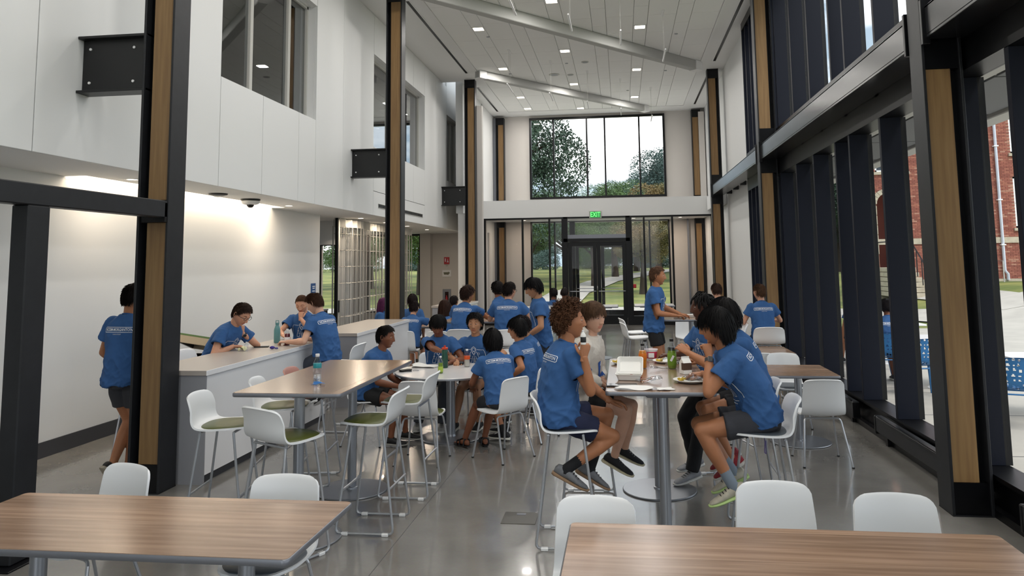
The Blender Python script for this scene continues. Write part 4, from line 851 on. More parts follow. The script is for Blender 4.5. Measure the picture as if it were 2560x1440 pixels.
TMPS = bpy.data.scenes.new('tmp'); TMPC = TMPS.collection
def vnoise(P, seed=0):
    P = P+seed*17.13; i = np.floor(P).astype(int); f = P-i; f = f*f*(3-2*f)
    def h(a): 
        n = (a[:, 0]*73856093) ^ (a[:, 1]*19349663) ^ (a[:, 2]*83492791) ^ (seed*2654435); n = (n & 0x7fffffff); n = (n*1103515245+12345) & 0x7fffffff; return (n >> 8) % 4096/4096.
    r = 0
    for dx in (0, 1):
        for dy in (0, 1):
            for dz in (0, 1):
                w = (f[:, 0] if dx else 1-f[:, 0])*(f[:, 1] if dy else 1-f[:, 1])*(f[:, 2] if dz else 1-f[:, 2]); r = r+w*h(i+np.array([dx, dy, dz]))
    return r*2-1
def ik(a, b, l1, l2, pole):
    a, b, pole = map(lambda v: np.asarray(v, float), (a, b, pole)); d = b-a; L = np.linalg.norm(d)
    if L > (l1+l2)*.995: b = a+d/L*(l1+l2)*.995; L = (l1+l2)*.995; d = b-a
    L = max(L, abs(l1-l2)+.02); t = d/np.linalg.norm(d); c = (l1*l1+L*L-l2*l2)/(2*L); h = math.sqrt(max(l1*l1-c*c, 0)); p = nz(pole-t*(pole@t))
    return a+t*c+p*h, a+t*L
def frame(y, z):
    y = nz(y); x = nz(np.cross(y, z)); z = np.cross(x, y); return np.stack([x, y, z], 1)
HANDS = {}
def hand(kind, lod):
    if (kind, lod) in HANDS: return HANDS[(kind, lod)]
    fl = {'relax': (22, 34, 22), 'grip': (58, 72, 40), 'flat': (6, 10, 6), 'wrap': (40, 48, 34), 'fist': (78, 88, 50)}[kind]
    m = MB(); a = np.linspace(0, 2*PI, 15)[:-1]; R = []
    for y, w, th, dx in ((-.035, .025, .019, 0), (0, .026, .018, 0), (.03, .034, .0165, -.002), (.06, .039, .015, 0), (.082, .040, .0125, 0), (.092, .036, .009, 0)):
        R.append(np.stack([dx+w*np.sign(np.cos(a))*np.abs(np.cos(a))**.8, np.full(14, y), th*np.sin(a)], 1))
    m.ring(R); m.sphere((-.021, .03, -.008), (.016, .028, .013), 12, 8)
    for fx, L, r in ((-.030, .072, .0088), (-.010, .081, .0092), (.0105, .075, .0088), (.030, .059, .0078)):
        p = np.array([fx, .080, -.001]); ang = 0; P = [np.array([fx*.85, .055, -.002]), p]; rr = [r*1.05, r*1.08]; sp = fx*.9*(1 if kind != 'fist' else .2)
        for k, (seg, f) in enumerate(zip((.46, .30, .24), fl)):
            ang += math.radians(f); dv = nz([sp*(1-ang/3), math.cos(ang), -math.sin(ang)])
            P.append(P[-1]+dv*L*seg*.5); rr.append(r*(.97-.07*k)); P.append(P[-1]+dv*L*seg*.5); rr.append(r*(1.0-.1*k))
        rr[-1] = r*.62; m.tube(P, rr, 10)
    tf = {'relax': (.55, .2), 'grip': (.45, .75), 'flat': (.8, .05), 'wrap': (.5, .55), 'fist': (.2, .7)}[kind]
    d1 = nz([-tf[0]-.25, .75, -tf[1]]); d2 = nz([-tf[0]*.4, .9, -tf[1]*1.1]); q = np.array([-.018, .012, -.006])
    m.tube([q, q+d1*.036, q+d1*.045+d2*.018, q+d1*.045+d2*.038, q+d1*.045+d2*.055], [.014, .0125, .0108, .0105, .0068], 10)
    V, F, n = remesh(m, {0: .0032, 1: .0048, 2: .007}[lod], 2, .5); HANDS[(kind, lod)] = (V, F); return V, F
HEADS = {}
HA, HB, HC = .0755, .096, .117
def head_arrays(lod):
    if lod in HEADS: return HEADS[lod]
    nu, nv = {0: (110, 84), 1: (72, 56), 2: (44, 34)}[lod]
    u = np.linspace(0, 2*PI, nu+1)[:-1]; u = u-.42*np.sin(u)             # denser around the front (u=0)
    th = np.linspace(0, PI, nv+1)[1:-1]; th = th+.10*np.sin(2*th)*-1
    U, T = np.meshgrid(u, th); dx = np.cos(U)*np.sin(T); dy = np.sin(U)*np.sin(T); dz = np.cos(T)   # x forward, y left
    t = np.clip(-dz, 0, 1); fr = dx > 0; ax = np.abs(dx)
    ex = np.where(fr, .92-.42*t, 1.0); X = np.sign(dx)*ax**ex*HB; X = np.where(fr, X*(1-.05*t)-.0*t, X*(1-.62*t**1.3))
    Y = np.sign(dy)*np.abs(dy)**.92*HA*(1-.33*t**1.4); Z = dz*HC; X = X+np.where(fr, -.006*np.clip(dz, 0, 1)**2, 0)
    ny = nz_front = np.clip((dx-.12)/.35, 0, 1)
    g = lambda y0, z0, sy, sz: np.exp(-((Y-y0)/sy)**2-((Z-z0)/sz)**2)
    D = .0045*(g(.028, .033, .022, .008)+g(-.028, .033, .022, .008))-.0105*(g(.031, .010, .016, .012)+g(-.031, .010, .016, .012))
    zz = np.clip((.024-Z)/.056, 0, 1); D += (.006+.020*zz**1.2)*np.exp(-(Y/(.0085+.005*zz))**2)*np.where((Z < .03) & (Z > -.052), 1, 0)*np.clip((Z+.046)/.012, 0, 1)
    D += .008*(g(.0125, -.033, .006, .006)+g(-.0125, -.033, .006, .006))
    D += .0055*g(0, -.0575, .020, .0042)+.0065*g(0, -.0685, .018, .005)-.0035*g(0, -.0630, .024, .0022)-.005*g(0, -.082, .018, .006)+.009*g(0, -.101, .017, .012)
    D += -.002*g(0, -.048, .004, .006)
    X = X+D*ny; Yc = np.sign(Y)*.0045*(np.exp(-((np.abs(Y)-.05)/.018)**2-((Z+.012)/.018)**2))*ny; Y = Y+Yc
    P = np.stack([X, Y, Z], -1); K, n = P.shape[:2]; i = np.arange(n); j = (i+1) % n; q = []
    for k in range(K-1): q.append(np.stack([k*n+i, (k+1)*n+i, (k+1)*n+j, k*n+j], 1))
    V = np.concatenate([P.reshape(-1, 3), [[0, 0, HC*.998]], [[-.01, 0, -HC*.93]]]); m = K*n; e = (K-1)*n
    F = [np.concatenate(q), np.concatenate([np.stack([i, j, np.full(n, m)], 1), np.stack([e+j, e+i, np.full(n, m+1)], 1)])]
    cz = V[F[0]].mean(1); lips = (cz[:, 0] > .06) & (np.abs(cz[:, 1]) < .024*(1-((cz[:, 2]+.063)/.018)**2*.6)) & (np.abs(cz[:, 2]+.063) < .0115)
    HEADS[lod] = (V, F, lips); return HEADS[lod]
def add_head(m, lod, R, c, eyes=True, closed=False):
    V, F, lips = head_arrays(lod); W_ = V@R.T+c; b0 = m.n
    m.add(W_, [F[0][~lips], F[1]], 0)
    if lips.any(): m.F.setdefault(4, []).append((F[0][lips]+b0, 3))
    for s in (-1, 1):
        e = MB(); e.sphere((0, 0, 0), (.017, .0065, .032), 14, 12); E = e.arrays()[0]; E[:, 1] += np.where(E[:, 0] > -.004, -.002*s*0, 0)
        rr = np.hypot(E[:, 0]/.017, E[:, 2]/.032); E[:, 1] = s*(np.abs(E[:, 1])*0+E[:, 1]*s)+s*np.where(rr < .62, -.004, .0035); E[:, 0] = E[:, 0]*(1+.18*E[:, 2]/.032)
        a = .38*s; E2 = np.stack([E[:, 0]*math.cos(.38)-np.abs(E[:, 1])*0+0*E[:, 1]-0, E[:, 1]+s*(-E[:, 0]*math.sin(.38)), E[:, 2]+.12*-E[:, 0]], 1)
        m.add((E2+[-.008, s*(HA*.985+.004), -.002])@R.T+c, e.arrays()[1], 0)
        if eyes:
            ec = np.array([.0775, s*.0305, .0095]); k = MB(); k.sphere((0, 0, 0), .0125, 16, 12); m.add((k.arrays()[0]+ec)@R.T+c, k.arrays()[1], 1)
            k = MB().lathe([(.0062, .0108), (.0045, .0122), (.001, .0129)], n=14); kv, kf, _ = k.arrays(); m.add((np.stack([kv[:, 2], kv[:, 1], -kv[:, 0]-(.004 if closed else 0)], 1)+ec)@R.T+c, kf, 2)
            # upper and lower lids
            for (z0, z1) in (((-.15 if closed else .17), 1.35), (-1.35, -.36)):
                aa = np.linspace(z0, z1, 6); bb = np.linspace(-1.25, 1.25, 12); A_, B_ = np.meshgrid(aa, bb, indexing='ij'); r = .0139
                L = np.stack([r*np.cos(A_)*np.cos(B_), r*np.sin(B_), r*np.sin(A_)*np.cos(B_)], -1).reshape(-1, 3); L2 = L*.88
                ix = np.arange(72).reshape(6, 12); q = np.stack([ix[:-1, :-1], ix[1:, :-1], ix[1:, 1:], ix[:-1, 1:]], -1).reshape(-1, 4)
                m.add((np.concatenate([L, L2])+ec)@R.T+c, [q[:, ::-1], q+72], 0)
def hairline(phi):
    return np.interp(np.abs(phi), [0, .55, .95, 1.25, 1.5, 1.75, 2.1, 3.2], [.077, .070, .050, .018, .004, -.030, -.055, -.070])
def add_hair(style, lod, R, c, seed, dens=1.0):
    """returns MB in local coordinates"""
    rg = np.random.default_rng(seed); m = MB(); V, F, _ = head_arrays(min(lod+0, 2)); thick = {'short': .010, 'crop': .008, 'curly': .030, 'locs': .012, 'long': .012, 'bowl': .021, 'wavy': .020, 'fringe': .019}[style]
    drop = {'short': 0, 'crop': .01, 'curly': 0, 'locs': 0, 'long': -.02, 'bowl': -.012, 'wavy': -.005, 'fringe': -.008}[style]
    phi = np.arctan2(V[:, 1], V[:, 0]); hl = hairline(phi)+drop*(np.abs(phi) > .9)+(-.028 if style in ('bowl', 'fringe') else 0)*(np.abs(phi) < .9)
    ins = V[:, 2]-hl; w = np.clip(ins/.02, 0, 1); base = nz_rows(V-[0, 0, -.01]); bump = .0045*vnoise(V*30, seed)
    P = V+base*((thick*.86+bump*.7)*w-.004*(1-w))[:, None]
    fq = F[0][(ins[F[0]] > -.004).all(1)]; ft = F[1][(ins[F[1]] > -.004).all(1)]; m.add(P, [fq, ft])
    n = int({'short': 2600, 'crop': 1500, 'curly': 560, 'locs': 120, 'long': 1300, 'bowl': 2400, 'wavy': 1500, 'fringe': 2400}[style]*{0: 1, 1: .45, 2: .15}[lod]*dens)
    cand = np.where(ins > (.004 if style != 'locs' else .01))[0]; cand = cand[V[cand, 2] < .999*HC]; pr = np.ones(len(cand)); ph = np.abs(phi[cand]); pr *= np.where(V[cand, 2] > .112, .6, 1)
    pr *= np.clip(np.abs(np.sin(np.arccos(np.clip(V[cand, 2]/HC, -1, 1)))), .1, 1)*np.where(ph < 1, .55, 1.3); pick = rg.choice(cand, n, p=pr/pr.sum()); p = V[pick]+base[pick]*thick*.8; nr = base[pick]
    crown = np.array([-.045, .0, .12]); tg = p-crown; tg -= nr*(tg*nr).sum(1)[:, None]; tg = nz_rows(nz_rows(tg)+rg.normal(0, .10, tg.shape)); sw = np.array([.55, .35*(1 if seed % 2 else -1), 0])*np.clip((V[pick, 0]-.0)/.06, 0, 1)[:, None]*(style in ('fringe', 'short', 'wavy')); tg = nz_rows(tg+sw-nr*(sw*nr).sum(1)[:, None])
    up = np.clip((V[pick, 2])/.1, 0, 1)
    if style == 'curly':
        K = 15; tt = np.linspace(0, 1, K); Ls = rg.uniform(.020, .040, n)*(.7+.5*up); side = nz_rows(np.cross(nr, rg.normal(0, 1, nr.shape))); s2 = np.cross(nr, side); rad = rg.uniform(.006, .010, n); ph0 = rg.uniform(0, 6, n); tw = rg.uniform(7, 11, n)
        dirv = nz_rows(nr+.35*tg+rg.normal(0, .25, nr.shape))
        Q = p[:, None]+dirv[:, None]*(tt*Ls[:, None])[..., None]+side[:, None]*(rad[:, None]*np.cos(ph0[:, None]+tw[:, None]*tt))[..., None]+s2[:, None]*(rad[:, None]*np.sin(ph0[:, None]+tw[:, None]*tt))[..., None]
        r0 = .0042; rad_k = r0*(1-.35*tt)
    else:
        K = {'locs': 9, 'long': 12}.get(style, 7); tt = np.linspace(0, 1, K)
        Ls = {'short': (.020, .036), 'crop': (.010, .018), 'locs': (.07, .12), 'long': (.22, .30), 'bowl': (.06, .085), 'wavy': (.035, .06), 'fringe': (.05, .07)}[style]; Ls = rg.uniform(Ls[0], Ls[1], n)*(.55+.6*up if style in ('short', 'fringe', 'wavy') else 1)
        Q = np.zeros((n, K, 3)); cur = p.copy(); Q[:, 0] = cur; d = nz_rows({'short': .30, 'crop': .2, 'locs': .8, 'long': .06, 'bowl': .05, 'wavy': .45, 'fringe': .14}[style]*nr+tg+rg.normal(0, .07, tg.shape)); grav = {'short': .10, 'crop': .1, 'locs': .45, 'long': .9, 'bowl': .45, 'wavy': .25, 'fringe': .3}[style]
        wob = rg.normal(0, {'wavy': .5, 'short': .07, 'locs': .12, 'long': .04}.get(style, .035), (n, 3))
        for k in range(1, K):
            d = nz_rows(d+np.array([0, 0, -grav])*(1 if k > 1 else .3)+wob*math.sin(k*2.1)); cur = cur+d*(Ls/(K-1))[:, None]
            off = thick*1.02; e = np.array([HB+off, HA+off, HC+off]); rad = np.linalg.norm(cur/e, axis=1); ok = (cur[:, 2] > -.06); sc = np.where((rad < 1) & ok, 1/np.maximum(rad, .2), 1); cur = cur*sc[:, None]
            if style == 'long': low = cur[:, 2] <= -.06; cur[:, 0] = np.where(low & (cur[:, 0] > .02), cur[:, 0]*.9, cur[:, 0])
            Q[:, k] = cur
        r0 = {'locs': .0075, 'long': .0036, 'crop': .0022, 'bowl': .0027, 'wavy': .0032}.get(style, .0025)*{0: 1, 1: 1.45, 2: 2.2}[lod]; rad_k = r0*np.where(tt < .85, 1-.35*tt, (1-tt)/.15*.5+.12)
    T = np.gradient(Q, axis=1); T /= np.linalg.norm(T, axis=2)[..., None]+1e-9; ref = np.repeat(nr[:, None], Q.shape[1], 1); s1 = np.cross(T, ref); s1 /= np.linalg.norm(s1, axis=2)[..., None]+1e-9; s2 = np.cross(s1, T)
    ns_ = 5 if style == 'locs' else 4 if style == 'curly' else 3; a = np.arange(ns_)*2*PI/ns_
    G = Q[:, :, None]+rad_k[None, :, None, None]*(np.cos(a)[None, None, :, None]*s1[:, :, None]+np.sin(a)[None, None, :, None]*s2[:, :, None]*(.7))
    N_, K_ = G.shape[:2]; ix = np.arange(N_*K_*ns_).reshape(N_, K_, ns_); j = np.roll(np.arange(ns_), -1)
    q = np.stack([ix[:, :-1, :], ix[:, :-1][:, :, j], ix[:, 1:][:, :, j], ix[:, 1:, :]], -1).reshape(-1, 4); m.add(G.reshape(-1, 3), [q])
    # eyebrows
    if lod < 2:
        for s in (-1, 1): m.tube([(.089, s*.014, .031), (.0895, s*.024, .035), (.085, s*.036, .036), (.074, s*.048, .031)], [.003, .0042, .0038, .0018], 6, flat=.6)
    m.V = [v@R.T+c for v in m.V]; return m
def nz_rows(a): return a/(np.linalg.norm(a, axis=1)[:, None]+1e-12)
def ribbon(pts, w, step=.012, z=0):
    P = []
    for (a, b_) in zip(pts[:-1], pts[1:]):
        a = np.array(a, float); b_ = np.array(b_, float); k = max(1, int(np.linalg.norm(b_-a)/step)); P += [a+(b_-a)*t for t in np.linspace(0, 1, k+1)[:-1]]
    P.append(np.array(pts[-1], float)); P = np.array(P); T = np.gradient(P, axis=0); T /= np.linalg.norm(T, axis=1)[:, None]+1e-9; Nn = np.stack([-T[:, 1], T[:, 0]], 1)*w/2
    V = np.concatenate([P+Nn, P-Nn]); n = len(P); i = np.arange(n-1); return V, np.stack([i, i+1, i+1+n, i+n], 1)[:, ::-1]
def prints():
    m2 = []
    V, F = textmesh('NCSSM-MORGANTON', .0345, 0, .80, .0007); back = [(V[:, :2], F)]
    V, F = textmesh('CLASS OF 2027', .0135); back.append((V[:, :2]+[0, -.040], F))
    c = .008; bw, bh = .152, .022
    V, F = ribbon([(-bw+c, -bh), (bw-c, -bh), (bw, -bh+c), (bw, bh-c), (bw-c, bh), (-bw+c, bh), (-bw, bh-c), (-bw, -bh+c), (-bw+c, -bh)], .0045); back.append((V, F))
    fr = []; lw = .0045
    for pl in ([(-.04, .085), (-.125, .085), (-.135, .05), (-.15, -.10)], [(.04, .085), (.125, .075), (.14, .03), (.15, -.10)], [(-.03, .055), (-.03, .10), (0, .125), (.03, .10), (.03, .055)],
               [(-.018, .07), (-.018, .095), (0, .108), (.018, .095), (.018, .07)], [(-.03, .055), (-.05, .04), (-.05, .01), (-.075, -.05), (-.08, -.09), (-.045, -.09), (-.03, -.04), (-.02, .0)],
               [(.03, .055), (.05, .04), (.05, .01), (.075, -.05), (.08, -.09), (.045, -.09), (.03, -.04), (.02, .0)], [(0, .02), (0, -.09)], [(-.012, -.03), (-.012, -.10)], [(.012, -.03), (.012, -.10)], [(-.09, -.12), (.09, -.12)], [(-.06, -.14), (.06, -.14)],
               [(-.03, -.04), (-.06, -.035)], [(.03, -.04), (.06, -.035)]): fr.append(ribbon(pl, lw))
    a = np.linspace(0, 2*PI, 17); fr.append(ribbon([(.016*math.cos(t_), .045+.02*math.sin(t_)) for t_ in a], lw*1.6)); fr.append(ribbon([(.062+.011*math.cos(t_), .03+.013*math.sin(t_)) for t_ in a], lw*.7)); fr.append(ribbon([(-.055+.009*math.cos(t_), .0+.011*math.sin(t_)) for t_ in a], lw*.7))
    return back, fr
PRINTS = prints()
def put_print(name, parts, o, ux, uy, bvh, parent, matr, off=.0022):
    nrm = np.cross(ux, uy); m = MB()
    for V, F in parts:
        W_ = o+V[:, :1]*ux+V[:, 1:2]*uy; out_ = []
        for w in W_:
            h = bvh.ray_cast(Vector(w+nrm*.35), Vector(-nrm), .7); out_.append(np.array(h[0])+np.array(nrm)*off if h[0] is not None else np.array([np.nan]*3))
        out_ = np.array(out_); F = F[~np.isnan(out_[F][..., 0]).any(1)]; F = F[(np.linalg.norm(out_[F]-out_[np.roll(F, 1, axis=1)], axis=2) < .05).all(1)]; out_ = np.nan_to_num(out_); m.add(out_, [F])
    if sum(len(a) for k in m.F for a, _ in m.F[k]) == 0: return
    return m.build(name, matr, parent, kind='stuff')
SK = {'fair': ('#c99478', .35), 'tan': ('#a9714f', .3), 'brown': ('#7a4a32', .3), 'dark': ('#54301f', .3), 'olive': ('#b17f5e', .3), 'pale': ('#d3a58c', .35)}
def skin(k): return mat('skin_'+k, SK[k][0], .5, spec=.4, sss=.06, var=.06, vscale=14)
M_eye = mat('eye_white', '#d8d2cb', .25); M_iris = mat('iris_brown', '#1d110b', .15); M_lip = {k: mat('lips_'+k, tuple(c*f for c, f in zip(C(v[0])[:3], (.88, .6, .6)))+(1,), .45) for k, v in SK.items()}
def hairm(c): return mat('hair_'+c.strip('#'), c, .6, spec=.15, var=.25, vscale=30)
M_tee = mat('royal_blue_cotton', '#365b8d', .85, spec=.25, bump=.12, bscale=220, var=.07, vscale=5)
def foldbump(m, sc=9, dist=.03, strength=.45):
    t = m.node_tree; b = t.nodes['Principled BSDF']; tc = N(t, 'ShaderNodeTexCoord'); mp = N(t, 'ShaderNodeMapping'); mp.inputs['Scale'].default_value = (1.3, 1.3, .55); mp.inputs['Rotation'].default_value = (.5, .4, 0)
    n = N(t, 'ShaderNodeTexNoise'); n.inputs['Scale'].default_value = sc; n.inputs['Detail'].default_value = 3; n.noise_type = 'RIDGED_MULTIFRACTAL' if hasattr(n, 'noise_type') else n.noise_type
    bp = N(t, 'ShaderNodeBump'); bp.inputs['Strength'].default_value = strength; bp.inputs['Distance'].default_value = dist
    t.links.new(tc.outputs['Object'], mp.inputs[0]); t.links.new(mp.outputs[0], n.inputs[0]); t.links.new(n.outputs[0], bp.inputs['Height'])
    old = b.inputs['Normal'].links[0].from_node if b.inputs['Normal'].links else None
    if old: t.links.new(bp.outputs[0], old.inputs['Normal'])
    else: t.links.new(bp.outputs[0], b.inputs['Normal'])
foldbump(M_tee)
PCOUNT = 0
def person(lab, x, y, ang, hz, h=1.74, lean=8, lean2=None, side=0, twist=0, head=(0, 5, 0), R=None, L=None, eR=(-.3, -.6, -.6), eL=(-.3, .6, -.6), hR='relax', hL='relax', fR=None, fL=None,
           aR=None, aL=None, bR=None, bL=None, seated=True, sk='fair', hair='short', hc='#1c1512', lod=1, top='tee', bottom='shorts', bc='#17181c', shoes='#1a1a1c', sole='#c9c9c4', sock=None, fp=(0, 0), knee=(1, 0, .25), bp=True, fpnt=True,
           glasses=False, watch=None, eyes=True, closed=False, extra=None, footyaw=(0, 0), w=1.0, kR=None, kL=None, sl=.56):
    global PCOUNT; PCOUNT += 1; seed = PCOUNT; s = h/1.75; root = empty('person', (x, y, 0), math.radians(ang), label=lab, cat='person')
    l2 = lean if lean2 is None else lean2; ra = math.radians
    Hc = np.array([0, 0, hz]); d1 = nz([math.sin(ra(lean)), math.sin(ra(side)), math.cos(ra(lean))]); d2 = nz([math.sin(ra(l2))*math.cos(ra(twist)), math.sin(ra(l2))*math.sin(ra(twist))+math.sin(ra(side)), math.cos(ra(l2))])
    Wc = Hc+d1*.22*s; S = Wc+d2*.28*s; lat0 = np.array([0, 1., 0]); lat2 = np.array([-math.sin(ra(twist)), math.cos(ra(twist)), 0]); lat2 = nz(lat2-d2*(lat2@d2)); f2 = np.cross(lat2, d2)
    dn = nz(d2*.6+np.array([math.sin(ra(min(l2, 25)))*.5, 0, .8])); Nk = S+dn*.055*s
    hy, hp, hr = head; cyw = ra(hy+twist); A = Matrix.Rotation(cyw, 3, 'Z') @ Matrix.Rotation(ra(hp), 3, 'Y') @ Matrix.Rotation(ra(hr), 3, 'X'); A = np.array(A); HS = s*1.08
    up_h = A[:, 2]; Hd = Nk+dn*.028*s+up_h*.108*s+A[:, 0]*.018
    def spine(t):
        if t < 0: p = Hc+d1*t*s; d = d1; l = lat0
        elif t < .22: p = Hc+d1*t*s; d = d1; l = nz(lat0*(1-t/.44)+lat2*(t/.44))
        else: k = (t-.22)/.28; p = Wc+d2*(t-.22)*s; d = d2; l = nz(lat0*(1-k)*.5+lat2*(.5+.5*k))
        if abs(t-.22) < .08: d = nz(d1+d2)
        l = nz(l-d*(l@d)); return p, d, l, np.cross(l, d)
    aa = np.arange(30)*2*PI/30; ca, sa = np.cos(aa), np.sin(aa); ce, se_ = np.sign(ca)*np.abs(ca)**.86, np.sign(sa)*np.abs(sa)**.86
    def ringat(t, a, b_, dx=0):
        p, d, l, f = spine(t); return p+f*dx+np.outer(ce*a*s*w, l)+np.outer(se_*b_*s*w, f)
    def mk(lst): 
        m = MB(); m.ring([ringat(*q) for q in lst]); return m
    hipj = {k: Hc+np.array([0, sg*.088*s, -.01]) for k, sg in (('R', -1), ('L', 1))}; shj = {k: S+lat2*sg*.160*s*w-d2*.042 for k, sg in (('R', -1), ('L', 1))}
    feet = {'R': fR, 'L': fL}; hands = {'R': R, 'L': L}; el = {'R': eR, 'L': eL}; legs = {}; arms = {}
    for k, sg in (('R', -1), ('L', 1)):
        ft = feet[k] if feet[k] is not None else ((.42, sg*.12, .085) if seated else (0, sg*.10, .085))
        kn, an = ik(hipj[k], ft, .425*s, .42*s, {'R': kR, 'L': kL}[k] or knee); legs[k] = (hipj[k], kn, an)
        ht = hands[k] if hands[k] is not None else tuple(shj[k]+np.array([.10, sg*.08, -.5]))
        e_, wr = ik(shj[k], ht, .285*s, .255*s, el[k]); arms[k] = (shj[k], e_, wr)
    # ---- body
    m = mk([(-.10, .09, .085), (-.05, .145, .108), (0, .155, .112), (.10, .142, .10), (.22, .126, .09), (.34, .145, .100), (.42, .146, .092), (.465, .118, .074), (.50, .080, .062), (.53, .056, .052)])
    m.tube([S-d2*.02, Nk, Nk+dn*.05*s, Hd-up_h*.045*s-A[:, 0]*.02], [.062*s, .056*s, .054*s, .056*s], 18)
    for k in 'RL':
        a, b_, c_ = legs[k]; u = nz(b_-a); v = nz(c_-b_); 
        m.tube([a-u*.02, a+u*.10*s, a+u*.25*s, b_-u*.05*s, b_], [.078*s*w, .083*s*w, .074*s*w, .057*s, .054*s], 16); m.sphere(b_, .054*s, 14, 10)
        bk = nz(np.cross(np.cross(u, v), v)) if np.linalg.norm(np.cross(u, v)) > .05 else np.array([-1., 0, 0])
        if bk@u < 0: bk = -bk*0+bk
        m.tube([b_, b_+v*.06*s, b_+v*.14*s+bk*-.0, b_+v*.25*s, b_+v*.36*s, c_], [.052*s, .054*s, .057*s, .047*s, .036*s, .036*s], 14)
        a, b_, c_ = arms[k]; u = nz(b_-a); v = nz(c_-b_); m.sphere(a, .056*s*w, 14, 10)
        m.tube([a, a+u*.10*s, a+u*.20*s, b_], [.050*s*w, .047*s*w, .042*s, .038*s], 14); m.sphere(b_, .0385*s, 12, 8); m.tube([b_, b_+v*.06*s, b_+v*.12*s, b_+v*.20*s, c_+v*.012], [.039*s, .042*s, .038*s, .030*s, .026*s], 14)
    V, F, nr = remesh(m, {0: .0085, 1: .012, 2: .016}[lod], 3); M_ = MB(); M_.add(V, F, 0); A_s = A*HS
    add_head(M_, lod, A_s, Hd, eyes and lod < 2, closed)
    for k, sg in (('R', -1), ('L', 1)):
        a, b_, c_ = arms[k]; v = nz(c_-b_); ad = {'R': aR, 'L': aL}[k]; bd = {'R': bR, 'L': bL}[k]; fd = nz(v if ad is None else ad); zd = np.array([0, 0, 1.]) if bd is None else np.asarray(bd, float)
        if abs(nz(zd)@fd) > .93: zd = np.array([1., 0, 0])
        hv, hf = hand({'R': hR, 'L': hL}[k], lod); hv = hv*[(1 if sg < 0 else -1), 1, 1]; Fm = frame(fd, zd); M_.add(hv*s@Fm.T+c_, hf if sg < 0 else [f[:, ::-1] for f in hf], 0)
    body = M_.build('body', [skin(sk), M_eye, M_iris, M_lip[sk]], root, True, None)
    # ---- top
    tm = M_tee; sleeve_len = sl
    if top == 'hoodie': tm = mat('cream_fleece', '#c9c2b8', .95, bump=.25, bscale=160, var=.04); 
    if top == 'jacket': tm = mat('navy_windbreaker', '#26457d', .5, var=.1, vscale=6)
    ex = .014 if top in ('hoodie', 'jacket') else 0
    low = -.085 if not seated else -.055; hr_ = 1.0 if seated else .99
    m = mk([(low, (.180+ex)*hr_, (.138+ex)*hr_), (0, (.186+ex)*hr_, (.144+ex)*hr_), (.10, (.178+ex)*hr_, (.136+ex)*hr_), (.22, .176+ex, .130+ex), (.34, .186+ex, .134+ex), (.42, .188+ex, .126+ex), (.465, .165+ex, .112+ex), (.50, .122+ex, .094+ex), (.525, .090+ex, .082+ex), (.542, .074+ex, .073+ex)])
    for k in 'RL':
        a, b_, c_ = arms[k]; u = nz(b_-a); v = nz(c_-b_); e2 = ex*1.2
        if top in ('hoodie', 'jacket'): m.tube([a-u*.01, a+u*.12*s, b_, b_+v*.02], [.082, .078, .068, .064], 16); m.sphere(b_, .067, 12, 8); m.tube([b_, b_+v*.10, b_+v*.20, b_+v*.225], [.066, .060, .052, .043], 14)
        else: m.tube([a-u*.01, a+u*.08*s, a+u*.285*s*sleeve_len], [.068*s*w, .071*s*w, .081*s*w], 20)
        m.sphere(a-u*.005-d2*.008, (.067+e2)*s*w, 14, 10)
    if top == 'hoodie': hb = Nk-f2*.055; m.tube([hb+lat2*-.10+f2*.05, hb+lat2*-.075-f2*.02+d2*.02, hb-f2*.045+d2*.015, hb+lat2*.075-f2*.02+d2*.02, hb+lat2*.10+f2*.05], [.03, .042, .05, .042, .03], 12)
    V, F, nr = remesh(m, {0: .0088, 1: .012, 2: .017}[lod], 3)
    q = V-Hc; t_ = (V-Hc)@d2; wr_ = np.abs(vnoise(np.stack([q[:, 0]*11+q[:, 2]*7, q[:, 1]*13-q[:, 2]*5, q[:, 2]*6], 1), seed)); wr2 = np.abs(vnoise(np.stack([q[:, 0]*20-q[:, 2]*16, q[:, 1]*22+q[:, 2]*14, q[:, 2]*15], 1), seed+40))
    if top == 'tee':
        kill = np.zeros(len(V), bool)
        for k in 'RL':
            a, b_, c_ = arms[k]; u = nz(b_-a); E_ = a+u*.285*s*sleeve_len; r_ = V-E_; ax_ = r_@u; rad_ = np.linalg.norm(r_-ax_[:, None]*u, axis=1); kill |= (ax_ > -.012) & (rad_ < .066*s*w)
        E_ = Hc+d1*low*s; ax_ = (V-E_)@d1; rr_ = V-E_-ax_[:, None]*d1; kill |= (ax_ < .012) & (np.abs(rr_[:, 1]) < .150*s*w) & (np.abs(rr_@np.cross(lat0, d1)) < .108*s*w)
        if seated: kill &= ~((ax_ < .012) & (ax_ > -.05) & (np.abs(rr_[:, 1]) < .150*s*w))
        F = [f[~kill[f].any(1)] for f in F]
    lowk = np.clip(1.2-t_/.28, .35, 1.3); amp = (.017 if top == 'tee' else .02)*s; V = V+nr*(((1-wr_)**2-.45)*amp*lowk+((1-wr2)**3-.3)*amp*.5*lowk)[:, None]
    tee = meshdata(top if top != 'tee' else 't_shirt', V, F); tn = {'tee': 't_shirt', 'hoodie': 'hooded_sweatshirt', 'jacket': 'light_jacket'}[top]; tob = link(tn, tee, tm, root)
    V0 = V
    # collar
    m = MB(); p, d, l, f = spine(.536); cr_ = (.0645+ex)*s
    m.tube([p+l*math.cos(t)*cr_+f*(math.sin(t)*cr_*.95)+d*(-.014*math.sin(t)-.002) for t in np.linspace(0, 2*PI, 28)[:-1]], .0065*s, 7, cyc=True, caps=False).build('collar', tm, tob)
